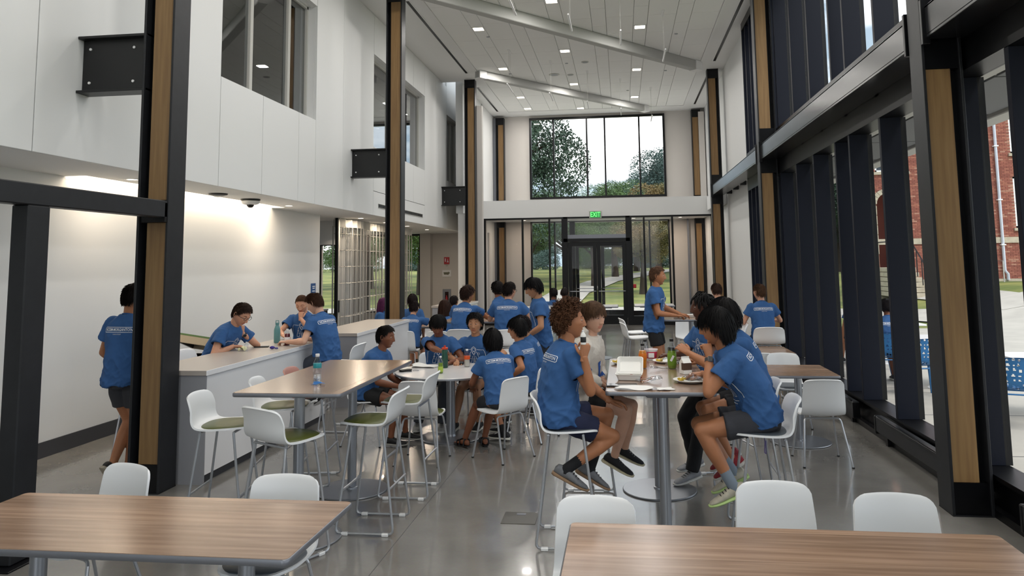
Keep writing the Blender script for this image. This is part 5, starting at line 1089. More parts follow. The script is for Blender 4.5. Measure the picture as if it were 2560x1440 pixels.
    if top == 'tee' and (bp or fpnt) and lod < 3:
        bvh = BVHTree.FromPolygons([Vector(v) for v in V0], [tuple(int(i) for i in r) for fa in F for r in fa])
        if bp: p, d, l, f = spine(.405); put_print('back_print', [(a*s, b_) for a, b_ in PRINTS[0]], p, -l, d, bvh, tob, M_print)
        if fpnt: p, d, l, f = spine(.30); put_print('front_print', [(a*s, b_) for a, b_ in PRINTS[1]], p, l, d, bvh, tob, M_print)
    if top == 'hoodie':
        bvh = BVHTree.FromPolygons([Vector(v) for v in V0], [tuple(int(i) for i in r) for fa in F for r in fa]); p, d, l, f = spine(.27)
        put_print('front_print', [ribbon([(-.07, .07), (0, -.07), (.08, -.03)], .035)], p, l, d, bvh, tob, mat('blue_ink', '#2c5aa8', .7)); 
        for sg in (-1, 1): MB().tube([Nk+f2*.075+l*sg*.03, Nk+f2*.115+l*sg*.035-d*.10, Nk+f2*.13+l*sg*.04-d*.22], .003, 6).build('drawstring', M_white, tob)
    # ---- bottoms
    bm = mat('cloth_'+bc.strip('#'), bc, .85, bump=.1, bscale=200, var=.1)
    m = mk([(-.11, .10, .10), (-.06, .158, .122), (-.01, .162, .122), (.06, .140, .104)]); kk = .62 if bottom == 'shorts' else 1
    for k in 'RL':
        a, b_, c_ = legs[k]; u = nz(b_-a); v = nz(c_-b_)
        if bottom == 'shorts': m.tube([a+u*.03, a+u*.14*s, a+u*.425*s*kk], [.082*s*w, .093*s*w, .094*s*w], 18)
        else: m.tube([a-u*.03, a+u*.2*s, b_], [.100*s*w, .090*s*w, .074*s], 16); m.sphere(b_, .074*s, 12, 8); m.tube([b_, b_+v*.2*s, c_-v*.0], [.073*s, .066*s, .062*s], 14)
    V, F, nr = remesh(m, {0: .0095, 1: .013, 2: .018}[lod], 3); q = V-Hc; n_ = np.abs(vnoise(np.stack([q[:, 0]*9, q[:, 1]*18, q[:, 2]*10], 1), seed+9)); V = V+nr*((n_-.3)*.010)[:, None]
    link('shorts' if bottom == 'shorts' else 'trousers', meshdata('bottoms', V, F), bm, root)
    # ---- feet
    for i, k in enumerate('RL'):
        a, b_, c_ = legs[k]; v = nz(c_-b_); an = c_; pit = ra(fp[i]); yw = ra(footyaw[i]); fw = np.array([math.cos(yw)*math.cos(pit), math.sin(yw)*math.cos(pit), -math.sin(pit)]); lt = np.array([-math.sin(yw), math.cos(yw), 0]); upv = np.cross(fw, lt)
        base = an-upv*.082*s
        def P3(px, py, pz): return base+fw*px*s+lt*py*s+upv*pz*s
        def rg_(px, wd, z0, z1): return [P3(px, wd*ca_, (z0+z1)/2+(z1-z0)/2*sa_) for ca_, sa_ in zip(ce[::2], se_[::2])]
        if shoes == 'sandal':
            M2 = MB().ring([rg_(-.068, .018, .02, .05), rg_(-.05, .030, .015, .075), rg_(0, .032, .015, .085), rg_(.05, .036, .015, .068), rg_(.10, .042, .015, .046), (rg_(.15, .040, .015, .035)), rg_(.175, .028, .016, .028)]); M2.build('foot', skin(sk), root)
            MB().ring([rg_(-.08, .028, 0, .014), rg_(-.06, .040, 0, .016), rg_(.04, .042, 0, .016), rg_(.12, .050, 0, .016), rg_(.18, .036, 0, .014)]).build('sandal', M_blackp, root)
            for px, rr_ in ((-.03, .045), (.045, .046), (.10, .050)): MB().tube([P3(px, -rr_, .012), P3(px, -rr_*.85, .055 if px > .09 else .075), P3(px, 0, .056 if px > .09 else .09 if px < 0 else .078), P3(px, rr_*.85, .055 if px > .09 else .075), P3(px, rr_, .012)], .009, 8, flat=.5).build('strap', M_blackp, root)
            continue
        if sock: MB().tube([b_+v*.42*s*(1-sock[1]), c_-v*.02, c_+v*.01, P3(.0, 0, .05)], [.041*s, .040*s, .040*s, .038*s], 14).build('sock', mat('sock_'+sock[0].strip('#'), sock[0], .9), root)
        M2 = MB().ring([rg_(-.080, .020, .026, .065), rg_(-.066, .034, .02, .088), rg_(-.03, .038, .018, .096), rg_(.012, .039, .018, .098), rg_(.05, .042, .018, .082), rg_(.10, .047, .018, .062), rg_(.15, .045, .018, .050), rg_(.183, .033, .02, .042), rg_(.196, .016, .024, .034)])
        so = M2.build('shoe', mat('shoe_'+shoes.strip('#'), shoes, .7, var=.12, vscale=25), root)
        MB().ring([rg_(-.088, .022, .004, .028), rg_(-.07, .041, 0, .034), rg_(0, .044, 0, .028), rg_(.10, .052, 0, .026), rg_(.16, .048, .002, .028), rg_(.198, .030, .008, .030), rg_(.207, .014, .014, .028)]).build('sole', mat('sole_'+sole.strip('#'), sole, .6), so)
        if lod == 0:
            for q_ in range(4): MB().tube([P3(.035+.022*q_, -.026, .080-.008*q_), P3(.040+.022*q_, 0, .093-.010*q_), P3(.035+.022*q_, .026, .080-.008*q_)], .0035, 6).build('lace', M_blackp if shoes != '#1a1a1c' else M_white, so)
    # ---- hair, glasses, watch
    add_hair(hair, lod, A_s, Hd, seed).build('hair', hairm(hc), root)
    if glasses:
        g = MB()
        for sg in (-1, 1):
            g.tube([np.array([.101-.004*abs(math.sin(t))*0-.10*max(0, abs(sg*.033+.024*math.cos(t))-.04)*1.2, sg*.033+.024*math.cos(t), .008+.019*math.sin(t)]) for t in np.linspace(0, 2*PI, 22)[:-1]], .0022, 6, cyc=True, caps=False); g.tube([(.098, sg*.056, .014), (.06, sg*.078, .012), (-.012, sg*.081, .008)], .0022, 6)
        g.tube([(.103, -.009, .012), (.105, 0, .015), (.103, .009, .012)], .002, 6); g.V = [v@A_s.T+Hd for v in g.V]; g.build('glasses', M_blackp, root)
    if watch:
        a, b_, c_ = arms[watch[0]]; v = nz(c_-b_); m = MB().tube([c_-v*.035, c_-v*.012], .031*s, 18); m.build('watch_strap', M_blackp if watch[1] == 'dark' else mat('watch_strap_tone', '#3a3a3e'), root)
        sd = nz(np.asarray(watch[2], float)); sd = nz(sd-v*(sd@v)); Fm = frame(v, sd); m = MB().box(-.017, .017, -.019, .019, -.005, .006, .004); m.V = [q@Fm.T+c_-v*.023+sd*.031*s for q in m.V]; m.build('watch_case', mat('watch_metal', '#9a9a9d', .25, .8), root)
        m = MB().box(-.014, .014, -.016, .016, .006, .0075); m.V = [q@Fm.T+c_-v*.023+sd*.031*s for q in m.V]; m.build('watch_face', M_blackp, root, False)
    if extra == 'headphones':
        p = Nk; m = MB().tube([p+lat2*math.cos(t)*.082-f2*(math.sin(t)*.075)+dn*.03 for t in np.linspace(-.15, PI+.15, 18)], .010, 8, flat=1); m.build('headphones', M_blackp, root)
        for sg in (-1, 1): q_ = p+lat2*sg*.062+f2*.055-dn*.01; m = MB().lathe([(.001, -.018), (.034, -.016), (.038, 0), (.034, .016), (.001, .018)], n=20); Fm = frame(lat2*.4+dn, f2); m.V = [u@Fm.T+q_ for u in m.V]; m.build('ear_cup', M_blackp, root)
    if extra == 'lanyard':
        m = MB().tube([Nk-f2*.06+lat2*.03, Nk-f2*.13+lat2*.06-d2*.10, Wc-f2*.16+lat2*.09], .008, 6, flat=.3); m.build('bag_strap', mat('tan_strap', '#a88a5e'), root)
    if extra == 'earring': pass
    return root
def WP(p, x, y, ang):
    """world point -> person's local frame"""
    a = math.radians(ang); dx, dy = p[0]-x, p[1]-y; return (dx*math.cos(a)+dy*math.sin(a), -dx*math.sin(a)+dy*math.cos(a), p[2])
_person = person
def person(lab, x, y, ang, hz, **k):
    for q in ('R', 'L', 'fR', 'fL'):
        v = k.get(q)
        if v is not None and v[0] == 'w': k[q] = WP(v[1:], x, y, ang)
    for q in ('aR', 'aL', 'bR', 'bL'):
        v = k.get(q)
        if v is not None and v[0] == 'w': k[q] = WP((v[1], v[2], v[3]), 0, 0, ang)
    if k.get('watch') and k['watch'][2][0] == 'w': v = k['watch'][2]; k['watch'] = (k['watch'][0], k['watch'][1], WP(v[1:], 0, 0, ang))
    return _person(lab, x, y, ang, hz, **k)
UP = (0, 0, 1)
# --- central high table
person('curly brown haired boy in blue t-shirt and navy shorts, raising a small bottle', -.475, 5.42, 22, .855, h=1.67, lean=0, lean2=14, w=1.05, head=(-14, -2, 0), R=('w', -.275, 5.20, 1.285), L=('w', -.06, 5.56, .88), eR=(.5, -.6, -1), eL=(-.6, .5, -.3),
       hR='grip', hL='relax', aR=('w', .15, .1, 1), bR=('w', .5, -1, 0), aL=('w', 1, .1, -.15), fR=('w', -.42, 5.36, .50), fL=('w', -.27, 5.62, .44), fp=(26, 30), knee=(1, 0, .5), sk='tan', hair='curly', hc='#4a2f1e', lod=0, bc='#131a38', shoes='#6d6f73', sole='#8a6f55', sock=('#15161a', .42), fpnt=True, footyaw=(-22, -15))
person('boy in a cream hoodie with a blue letter print, brown swept hair, looking right', -.36, 6.12, -14, .86, h=1.62, lean=8, lean2=14, head=(-28, 4, 4), R=('w', -.20, 6.00, .99), L=('w', -.18, 6.14, .99), eR=(-.4, -.8, -.6), eL=(-.3, .9, -.6), hR='relax', hL='relax', aR=('w', .6, .5, -.5), aL=('w', .7, -.4, -.4),
       fR=('w', -.10, 6.02, .42), fL=('w', -.02, 6.30, .42), fp=(24, 20), knee=(1, 0, .5), sk='pale', hair='fringe', hc='#4b3626', lod=0, top='hoodie', bc='#101012', shoes='#16171b', sole='#c8bfa0', watch=('R', 'dark', ('w', 0, -1, .4)))
person('black haired boy with glasses and smartwatch in blue t-shirt, elbow on the central high table', .915, 5.42, 181, .86, h=1.72, lean=16, lean2=34, head=(4, 8, 0), L=('w', .575, 5.34, 1.27), R=('w', .56, 5.74, 1.10), eL=(.4, .35, -1), eR=(.2, -.6, -.8), hL='fist', hR='relax', aL=('w', -.15, .1, 1), bL=('w', .5, -.9, 0), aR=('w', -1, 0, -.1),
       fL=('w', .70, 5.33, .42), fR=('w', .74, 5.60, .44), fp=(26, 22), knee=(1, 0, .6), sk='tan', hair='bowl', hc='#0c0b0c', lod=0, bc='#33343a', shoes='#b9b3a3', sole='#b7d38a', sock=('#7f8b98', .28), glasses=True, watch=('L', 'tone', ('w', .1, -1, 0)))
person('black haired person in a dark blue windbreaker half hidden behind the boy with glasses', 1.02, 6.16, 186, .86, h=1.72, lean=14, lean2=24, head=(-10, 12, 0), L=('w', .50, 6.18, 1.20), R=('w', .60, 6.42, 1.10), eL=(0, .5, -1), eR=(0, -.6, -.8), hL='relax', aL=('w', -.55, .55, .45), bL=('w', -.3, -.6, 1),
       fL=('w', .80, 6.12, .40), fR=('w', .80, 6.36, .40), fp=(30, 30), knee=(1, 0, .6), sk='tan', hair='bowl', hc='#0e0c0d', lod=0, top='tee', bc='#1a1b1f', shoes='#8f1f2a', sole='#d8d6cf', sl=.9, fpnt=False)
place('stool', M_greypad, .88, 6.98, 195, 'bar stool under the boy with headphones around his neck', GS)
person('boy with short locs and headphones around his neck in blue t-shirt, looking left', .80, 6.98, 207, .86, h=1.66, lean=6, lean2=10, head=(-18, 2, 0), L=('w', .50, 6.66, 1.09), R=('w', .42, 6.95, 1.09), eL=(-.2, .7, -.8), eR=(-.2, -.7, -.8), aL=('w', -.9, .4, 0), aR=('w', -1, -.2, 0),
       fL=('w', .55, 6.80, .12), fR=('w', .60, 7.05, .16), fp=(8, 10), sk='dark', hair='locs', hc='#0b0909', lod=0, bottom='trousers', bc='#141417', shoes='#8d8e92', sole='#d0cec8', extra='headphones', bp=False)
# small bottle in the curly boy's hand
bottle('small_bottle', (-.275, 5.15, 1.375), .019, .095, None, M_white, 'small white bottle with dark label held up by the curly haired boy', M_foam)
o = MB().lathe([(.0192, .015), (.0196, .016), (.0196, .05), (.0192, .051)], n=20).build('dark_label', M_lblack, [q for q in COL.objects if q.name.startswith('small_bottle')][-1])
o = MB().tube([(0, 0, 0), (.004, 0, -.07), (.0, .006, -.14), (.01, .012, -.15), (.012, 0, -.06)], .006, 6, flat=.3).build('lanyard', mat('violet_ribbon', '#4a2ba0', .6), None, label='purple lanyard hanging under the stool of the boy with glasses', cat='lanyard', loc=(.93, 5.42, .76))
# --- round table
person('boy in blue t-shirt and black shorts sitting in profile, left side of the round table', -2.84, 8.10, -6, .55, h=1.62, lean=14, lean2=31, head=(2, 6, 0), R=('w', -2.42, 8.00, .62), L=('w', -2.42, 8.16, .62), eR=(-.5, -.5, -.8), eL=(-.5, .6, -.8), fR=('w', -2.50, 7.97, .085), fL=('w', -2.42, 8.25, .085), sk='brown', hair='short', hc='#120e0d', lod=0, bc='#141416', shoes='#141416', sole='#8e8c86', w=1.08, bp=True)
person('boy in blue t-shirt looking down, reaching for the green bottle across the round table', -2.27, 9.22, -82, .565, h=1.68, lean=8, lean2=22, head=(-2, 26, 0), R=('w', -2.12, 8.66, .92), L=('w', -2.06, 8.84, .765), eR=(0, -.8, -1), eL=(-.2, .8, -.6), hR='wrap', hL='relax', aR=('w', .6, -.5, .1), aL=('w', -.3, -.8, 0), fR=('w', -2.42, 8.75, .085), fL=('w', -2.12, 8.72, .085), sk='brown', hair='fringe', hc='#0d0b0c', lod=0, bottom='trousers', bc='#3d4148', shoes='#9a9a98', closed=True, bp=False)
person('smiling boy in blue t-shirt facing us behind the round table', -1.80, 9.28, -97, .55, h=1.66, lean=4, lean2=16, head=(6, 2, 0), R=('w', -1.98, 8.90, .765), L=('w', -1.58, 8.92, .765), eR=(-.1, -1, -.4), eL=(-.1, 1, -.4), aR=('w', .1, -1, 0), aL=('w', -.3, -1, 0), fR=('w', -1.98, 8.75, .085), fL=('w', -1.70, 8.80, .085), sk='olive', hair='wavy', hc='#0f0c0c', lod=0, bc='#1b1c20', shoes='#1b1b1d', sole='#d4d0c4', bp=False)
person('boy with back to us, blue t-shirt, black sandals, front of the round table', -1.27, 7.74, 120, .545, h=1.56, lean=14, lean2=28, head=(6, 6, 0), R=('w', -1.42, 8.14, .62), L=('w', -1.62, 8.02, .62), eR=(-.5, -.7, -.7), eL=(-.5, .7, -.7), fR=('w', -1.50, 8.06, .085), fL=('w', -1.70, 7.99, .085), sk='brown', hair='bowl', hc='#100e0f', lod=0, bc='#1c1c22', shoes='sandal', fpnt=False, footyaw=(-8, 20))
person('boy in profile facing left, swept black hair, right side of the round table', -1.10, 8.52, 158, .55, h=1.63, lean=6, lean2=12, head=(12, 4, 0), L=('w', -1.30, 8.30, .66), R=('w', -1.42, 8.62, .70), eL=(-.4, .5, -.9), eR=(-.3, -.6, -.7), fL=('w', -1.34, 8.32, .085), fR=('w', -1.38, 8.62, .085), sk='tan', hair='fringe', hc='#0f0d0e', lod=0, bc='#26272c', shoes='#1a1a1c', sock=('#131315', .2), sole='#d6d3c8')
place('chair', None, -1.02, 9.42, 190, 'white side chair under the half hidden person with glasses', GC)
person('half hidden person with glasses and dark hair just behind the boy in profile', -1.08, 9.38, 196, .54, h=1.62, lean=8, lean2=20, head=(10, 16, 0), sk='olive', hair='wavy', hc='#161011', lod=1, bc='#1d1e22', glasses=True)
# --- left: walker and counter
person('boy in blue t-shirt and grey shorts walking away from us behind the left column', -4.58, 6.52, 84, .945, w=1.07, h=1.80, lean=2, lean2=4, seated=False, head=(-36, 8, 0), R=(.22, -.17, .98), L=(.20, .16, .98), eR=(-.5, -.7, -.3), eL=(-.5, .8, -.3), fR=(.05, -.02, .088), fL=(-.12, .0, .16), fp=(0, 50), knee=(1, 0, 0), sk='tan', hair='short', hc='#17110f', lod=0, bc='#333439', shoes='#1b1a1b', sole='#a59c8c', fpnt=False)
person('boy with black glasses in blue t-shirt leaning on the counter, chin on his hand', -4.62, 8.12, -8, .83, h=1.70, lean=20, lean2=38, head=(-6, 34, 0), R=('w', -4.33, 8.00, 1.045), L=('w', -4.33, 8.20, 1.17), eR=(-.2, -.8, -.5), eL=(.7, .7, -1), hR='relax', hL='fist', aR=('w', 1, .3, 0), aL=('w', 0, 0, 1), bL=('w', 1, 0, 0), fR=(.3, -.14, .3), fL=(.3, .14, .3), sk='fair', hair='short', hc='#2a1c15', lod=0, bc='#222327', glasses=True, watch=('L', 'dark', ('w', .5, -1, 0)), closed=True, bp=False)
person('girl in blue t-shirt with pulled back brown hair, hand at her mouth, behind the counter', -4.21, 9.66, -84, .84, h=1.58, lean=6, lean2=18, head=(0, 26, 0), L=('w', -4.17, 9.40, 1.25), R=('w', -4.30, 9.20, 1.045), eL=(.4, .7, -1), eR=(0, -.8, -.5), hL='fist', aL=('w', 0, .15, 1), bL=('w', 0, -1, 0), aR=('w', .6, -.6, 0), fR=(.3, -.1, .3), fL=(.3, .1, .3), sk='fair', hair='crop', hc='#4a3122', lod=0, bc='#222327', closed=True, bp=False)
person('boy in blue t-shirt with neat brown hair, seen from behind, forearms on the counter', -3.50, 8.66, 158, .86, h=1.66, lean=8, lean2=20, head=(16, 26, 0), L=('w', -3.92, 8.47, 1.045), R=('w', -3.85, 8.80, 1.045), eL=(-.1, .6, -.9), eR=(-.1, -.6, -.9), hL='wrap', aL=('w', -1, .1, 0), aR=('w', -1, -.2, 0), fL=('w', -3.66, 8.55, .40), fR=('w', -3.6, 8.8, .40), fp=(30, 20), knee=(1, 0, .5), sk='pale', hair='short', hc='#3a2418', lod=0, bottom='trousers', bc='#3a3f4a', shoes='#17181c', sole='#d8d8d8', closed=True)
# --- middle distance
place('stool', None, -2.30, 10.78, 88, 'white bar stool under the wavy haired boy at the high table', GS)
place('stool', None, -1.62, 10.72, 95, 'white bar stool under the broad boy seen from behind', GS)
person('wavy brown haired boy in blue t-shirt from behind, leaning on the high table', -2.34, 10.85, 78, .86, h=1.62, lean=6, lean2=22, head=(-26, 6, 0), R=('w', -1.92, 11.30, 1.09), L=('w', -2.5, 11.4, 1.09), eR=(-.4, -.6, -.8), eL=(-.4, .6, -.8), fR=(.25, -.14, .32), fL=(.25, .14, .32), sk='tan', hair='wavy', hc='#2a1a14', lod=1, bc='#222327', fpnt=False, w=1.04)
person('broad boy with glasses in blue t-shirt from behind, beside the wavy haired boy', -1.66, 10.80, 92, .88, h=1.67, lean=5, lean2=16, head=(-34, 4, 0), R=('w', -1.30, 11.18, 1.09), L=('w', -1.95, 11.25, 1.09), eR=(-.5, -.6, -.8), eL=(-.5, .6, -.8), fR=(.25, -.14, .32), fL=(.25, .14, .32), sk='fair', hair='short', hc='#17110f', lod=1, bc='#222327', glasses=True, fpnt=False, w=1.12)
person('person with long dark curly hair in blue t-shirt behind the broad boy', -1.98, 12.42, 165, .88, h=1.60, lean=6, lean2=14, seated=False, head=(-50, 5, 0), L=('w', -2.35, 12.1, 1.09), R=('w', -2.4, 12.5, 1.0), sk='brown', hair='wavy', hc='#120d0c', lod=1, bc='#1a1b30', fpnt=False, w=.95)
person('standing boy in profile, looking down leftwards behind the round table group', -1.07, 9.85, 190, .925, h=1.745, lean=2, lean2=5, seated=False, head=(0, 20, 0), L=(.22, .20, .98), R=(.25, -.15, 1.0), eL=(-.6, .5, -.3), eR=(-.6, -.5, -.3), sk='olive', hair='fringe', hc='#0f0d0e', lod=1, bc='#1c1d22', bp=False)
person('tall standing boy in blue t-shirt and black shorts reaching over the far high table', .445, 11.45, -12, .975, h=1.86, lean=3, lean2=6, seated=False, head=(6, 2, 0), R=('w', .76, 11.30, 1.13), L=('w', .86, 11.72, 1.12), eR=(-.6, -.5, -.5), eL=(-.5, .6, -.5), aR=('w', .9, .4, -.1), aL=('w', 1, .2, -.1), sk='tan', hair='short', hc='#5a4030', lod=1, bc='#121214', shoes='#2a2a2c', bp=False)
person('light brown haired boy from behind on a white stool by the navy fins', 2.02, 11.42, 96, .84, h=1.56, lean=4, lean2=10, head=(26, 2, 0), R=(.34, -.28, 1.02), L=(.3, .2, 1.0), eR=(-.5, -.6, -.8), eL=(-.5, .6, -.8), fR=(.25, -.12, .32), fL=(.25, .12, .32), sk='fair', hair='short', hc='#4d3524', lod=1, bc='#222327', fpnt=False, w=1.04)
person('brown haired boy in blue t-shirt from behind in front of the third right column', 1.52, 12.45, 88, .83, h=1.58, lean=8, lean2=18, head=(14, 12, 0), fR=(.25, -.12, .32), fL=(.25, .12, .32), sk='fair', hair='short', hc='#33221a', lod=1, bc='#222327', fpnt=False)
# --- far left group by the grille
place('chair', None, -3.72, 12.75, 90, 'white side chair under the dark haired person reaching to a far low table', GC)
place('chair', None, -3.12, 12.7, 90, 'white side chair under the person with a tan shoulder strap', GC)
place('chair', None, -4.95, 14.7, 0, 'white side chair under the purple haired girl', GC)
person('dark haired person in blue t-shirt from behind, right arm out on the far low table', -3.72, 12.95, 86, .55, h=1.60, lean=10, lean2=22, head=(0, 12, 0), R=('w', -3.22, 13.38, .80), L=('w', -3.85, 13.5, .79), eR=(-.3, -1, -.2), sk='fair', hair='short', hc='#1c1314', lod=1, bc='#222327', fpnt=False)
person('person with long brown hair and a tan shoulder strap from behind', -3.13, 12.95, 92, .55, h=1.62, lean=6, lean2=12, head=(-10, 6, 0), sk='fair', hair='long', hc='#2e1c16', lod=1, bc='#17171a', fpnt=False, extra='lanyard')
person('purple haired girl in blue t-shirt seated left of the second column', -4.88, 14.75, 10, .53, h=1.58, lean=4, lean2=8, head=(-15, 4, 0), sk='fair', hair='long', hc='#5a2c50', lod=1, bc='#222327', bp=False, fpnt=False)
place('chair', None, -4.1, 15.1, -90, 'white side chair beyond the far low table, left', GC); place('chair', None, -3.3, 15.2, -90, 'white side chair beyond the far low table, right', GC)
person('dark haired person mostly hidden beyond the far low table, by the second column', -4.22, 14.85, -80, .55, h=1.66, lean=2, lean2=4, head=(180, 0, 0), sk='fair', hair='bowl', hc='#1a1213', lod=2, bc='#222327', bp=False, fpnt=False)
person('dark haired person mostly hidden beyond the far low table, in front of the extinguisher', -3.42, 15.1, -95, .53, h=1.60, lean=2, lean2=6, head=(170, 0, 0), sk='olive', hair='short', hc='#171112', lod=2, bc='#222327', bp=False, fpnt=False)
place('chair', None, -1.52, 16.8, 90, 'white side chair of the far left seated head before the glazed screen', GC); place('chair', None, -1.28, 17.2, 90, 'white side chair of the far right seated head before the glazed screen', GC)
person('left one of two small dark haired heads seated before the far glazed screen', -1.55, 16.9, 92, .56, h=1.70, lean=2, lean2=4, head=(0, 4, 0), sk='brown', hair='short', hc='#151011', lod=2, bc='#222327', fpnt=False)
person('right one of two small dark haired heads seated before the far glazed screen', -1.28, 16.6, 95, .57, h=1.72, lean=2, lean2=4, head=(-10, 4, 0), sk='brown', hair='crop', hc='#1b1414', lod=2, bc='#222327', fpnt=False)
# ================================================================== OUTSIDE
def hgt(x, y):
    s = lambda t: np.clip(t, 0, 1)**2*(3-2*np.clip(t, 0, 1))
    return np.maximum(.92*s((x-9)/6)*s((y-14)/16), 1.1*s((y-36)/50))-.03
gx = np.concatenate([np.linspace(-90, 0, 40), np.linspace(1, 30, 60), np.linspace(32, 110, 30)]); gy = np.concatenate([np.linspace(-40, 12, 20), np.linspace(13, 60, 90), np.linspace(62, 160, 30)])
X, Y = np.meshgrid(gx, gy); Z = hgt(X, Y)-np.where((X < 3.06) & (Y < 26.1) & (X > -13), .2, 0)
ix = np.arange(X.size).reshape(X.shape); q = np.stack([ix[:-1, :-1], ix[:-1, 1:], ix[1:, 1:], ix[1:, :-1]], -1).reshape(-1, 4)
o = link('lawn_ground', meshdata('lawn', np.stack([X, Y, Z], -1).reshape(-1, 3), [q]), M_grass); o['kind'] = 'structure'
def strip(name, pts, w, m_, dz=.012):
    P = np.array(pts, float); T = np.gradient(P, axis=0); T /= np.linalg.norm(T, axis=1)[:, None]; Nn = np.stack([-T[:, 1], T[:, 0]], 1); cols = []
    K = 7
    for k in np.linspace(-.5, .5, K): C_ = P+Nn*w*k; cols.append(np.stack([C_[:, 0], C_[:, 1], hgt(C_[:, 0], C_[:, 1])+.03+dz], 1))
    V = np.stack(cols, 1); n = len(P); i2 = np.arange(n*K).reshape(n, K); q = np.stack([i2[:-1, :-1], i2[:-1, 1:], i2[1:, 1:], i2[1:, :-1]], -1).reshape(-1, 4)
    o = link(name, meshdata(name, V.reshape(-1, 3), [q]), m_); o['kind'] = 'structure'
def dense(pts, k=14):
    P = []; 
    for a, b_ in zip(pts[:-1], pts[1:]): P += [tuple(np.array(a)+(np.array(b_)-np.array(a))*t) for t in np.linspace(0, 1, k)[:-1]]
    return P+[pts[-1]]
struct('patio', B(3.06, 9.6, -10, 22, -.1, 0), M_concrete); struct('porch_slab', B(-6, 9.6, 26.1, 29.2, -.1, .0), M_concrete)
for y in range(-6, 22, 2): B(3.06, 9.6, y, y+.012, 0, .002).build('control_joint', M_base, bpy.data.objects['patio'], False)
strip('concrete_walk', dense([(9.3, -10), (9.3, 12), (9.6, 19), (12.5, 24.5), (20, 27.5), (40, 29)]), 5.0, M_concrete); strip('concrete_walk', dense([(-20, 30.8), (0, 30.8), (8, 29), (11, 24)]), 3.2, M_concrete); strip('concrete_walk', dense([(-3.3, 31), (-3.2, 45), (-1.5, 58), (4, 75), (14, 95)]), 2.4, M_concrete, .03)
strip('concrete_walk', dense([(12.5, 25), (12.3, 30), (12.2, 33.4)]), 1.8, M_concrete, .02); strip('concrete_walk', dense([(15.6, 31.2), (18, 31.5)]), 1.2, M_concrete, .02)
# canopy outside the window wall
e = empty('entrance_canopy', (3.05, 4, 3.45), label='flat grey panelled canopy outside the window wall', cat='canopy')
B(.12, 1.15, -12, 12.5, .02, .3).build('deck', M_frame, e, False)
for y in range(-6, 7): B(.14, .9, y*1.8-.88, y*1.8+.88, 0, .02, .003).build('soffit_panel', mat('canopy_grey', '#6a6c6e', .6), e, False)
B(.92, 1.17, -12.02, 12.52, -.04, .42, .01).build('fascia', M_frame, e, False); B(.0, .10, -12, 12.5, .0, .05).build('wall_strip', M_frame, e, False)
# brick building
bb = empty('brick_building', (0, 34, 0), label='red brick building with stone belt course, white windows and downspout beyond the lawn', cat='building')
x0, x1, z0, z1 = 10.7, 24, .3, 9.5; M_mortar = mat('mortar', '#a07a68', .9)
aw = [(16.55, 17.9, 6.3, 8.4), (16.55, 17.9, 3.12, 5.3), (16.7, 18.0, .9, 2.1), (19.6, 20.9, 6.3, 8.4), (19.6, 20.9, 3.12, 5.3), (11.0, 12.3, 5.65, 6.2)]
AC, AR, AZ = 11.45, .47, 4.25
mats_b = [mat('brick_red', '#93594b', .9, var=.1), mat('brick_dark', '#875044', .9), mat('brick_light', '#9f6654', .9), mat('brick_pale', '#ad7f6c', .9)]
m = MB(); row = 0; z = .75; rg = np.random.default_rng(3); Vb = []; cnt = 0; mis = []
while z < 9.4:
    x = x0+(.1065 if row % 2 else 0)
    while x < 19.5:
        cx, cz = x+.1, z+.03
        ok = not any(a-.02 < cx < b_+.02 and c_-.02 < cz < d_+.02 for a, b_, c_, d_ in aw) and not (2.50 < cz < 2.74) and not (abs(cx-AC) < AR+.2 and cz < AZ) and not (math.hypot(cx-AC, cz-AZ) < AR+.2 and cz >= AZ-.01) 
        if ok: 
            j = rg.uniform(0, .008); Vb.append((x, x+.203, -.012-j, 0, z, z+.0575)); mis.append(rg.choice(4, p=[.45, .25, .22, .08]))
        x += .213
    z += .0675; row += 1
Vb = np.array(Vb); n = len(Vb); co = np.zeros((n, 8, 3)); k = 0
for a in (0, 1):
    for b_ in (2, 3):
        for c_ in (4, 5): co[:, k] = Vb[:, [a, b_, c_]]; k += 1
fi = np.array([(0, 1, 3, 2), (4, 6, 7, 5), (0, 4, 5, 1), (2, 3, 7, 6), (0, 2, 6, 4), (1, 5, 7, 3)])[[0, 1, 2, 4, 5]]
# the 300 bricks that show largest are parts, the rest one part
near = np.argsort(np.abs(Vb[:, 0]-16.1)*1.0+np.abs(Vb[:, 4]-3.8)*.6)[:300]; rest = np.ones(n, bool); rest[near] = False; nr_ = int(rest.sum())
off = (np.arange(nr_)*8)[:, None, None]; me = meshdata('brickwork', co[rest].reshape(-1, 3), [(fi[None]+off).reshape(-1, 4)], np.repeat(np.array(mis)[rest], 5), smooth=False); link('brickwork', me, mats_b, bb, kind='stuff')
bm_ = [MB().box(0, .203, -.016, 0, 0, .0575).mesh('brick', False) for _ in range(4)]
for i in near: link('brick', bm_[mis[i]], mats_b[mis[i]], bb, loc=(Vb[i, 0], 0, Vb[i, 4]))
m = MB(); 
def wallbox(xa, xb, za, zb): m.box(xa, xb, 0, .4, za, zb)
wallbox(13.4, 16.55, z0, z1); wallbox(x0, AC-AR, z0, AZ+AR+.3); wallbox(AC+AR, 13.4, z0, AZ+AR+.3); wallbox(x0, 11.0, AZ+AR+.3, z1); wallbox(12.3, 13.4, AZ+AR+.3, z1); wallbox(11.0, 12.3, 6.2, z1); wallbox(11.0, 12.3, AZ+AR+.3, 5.65)
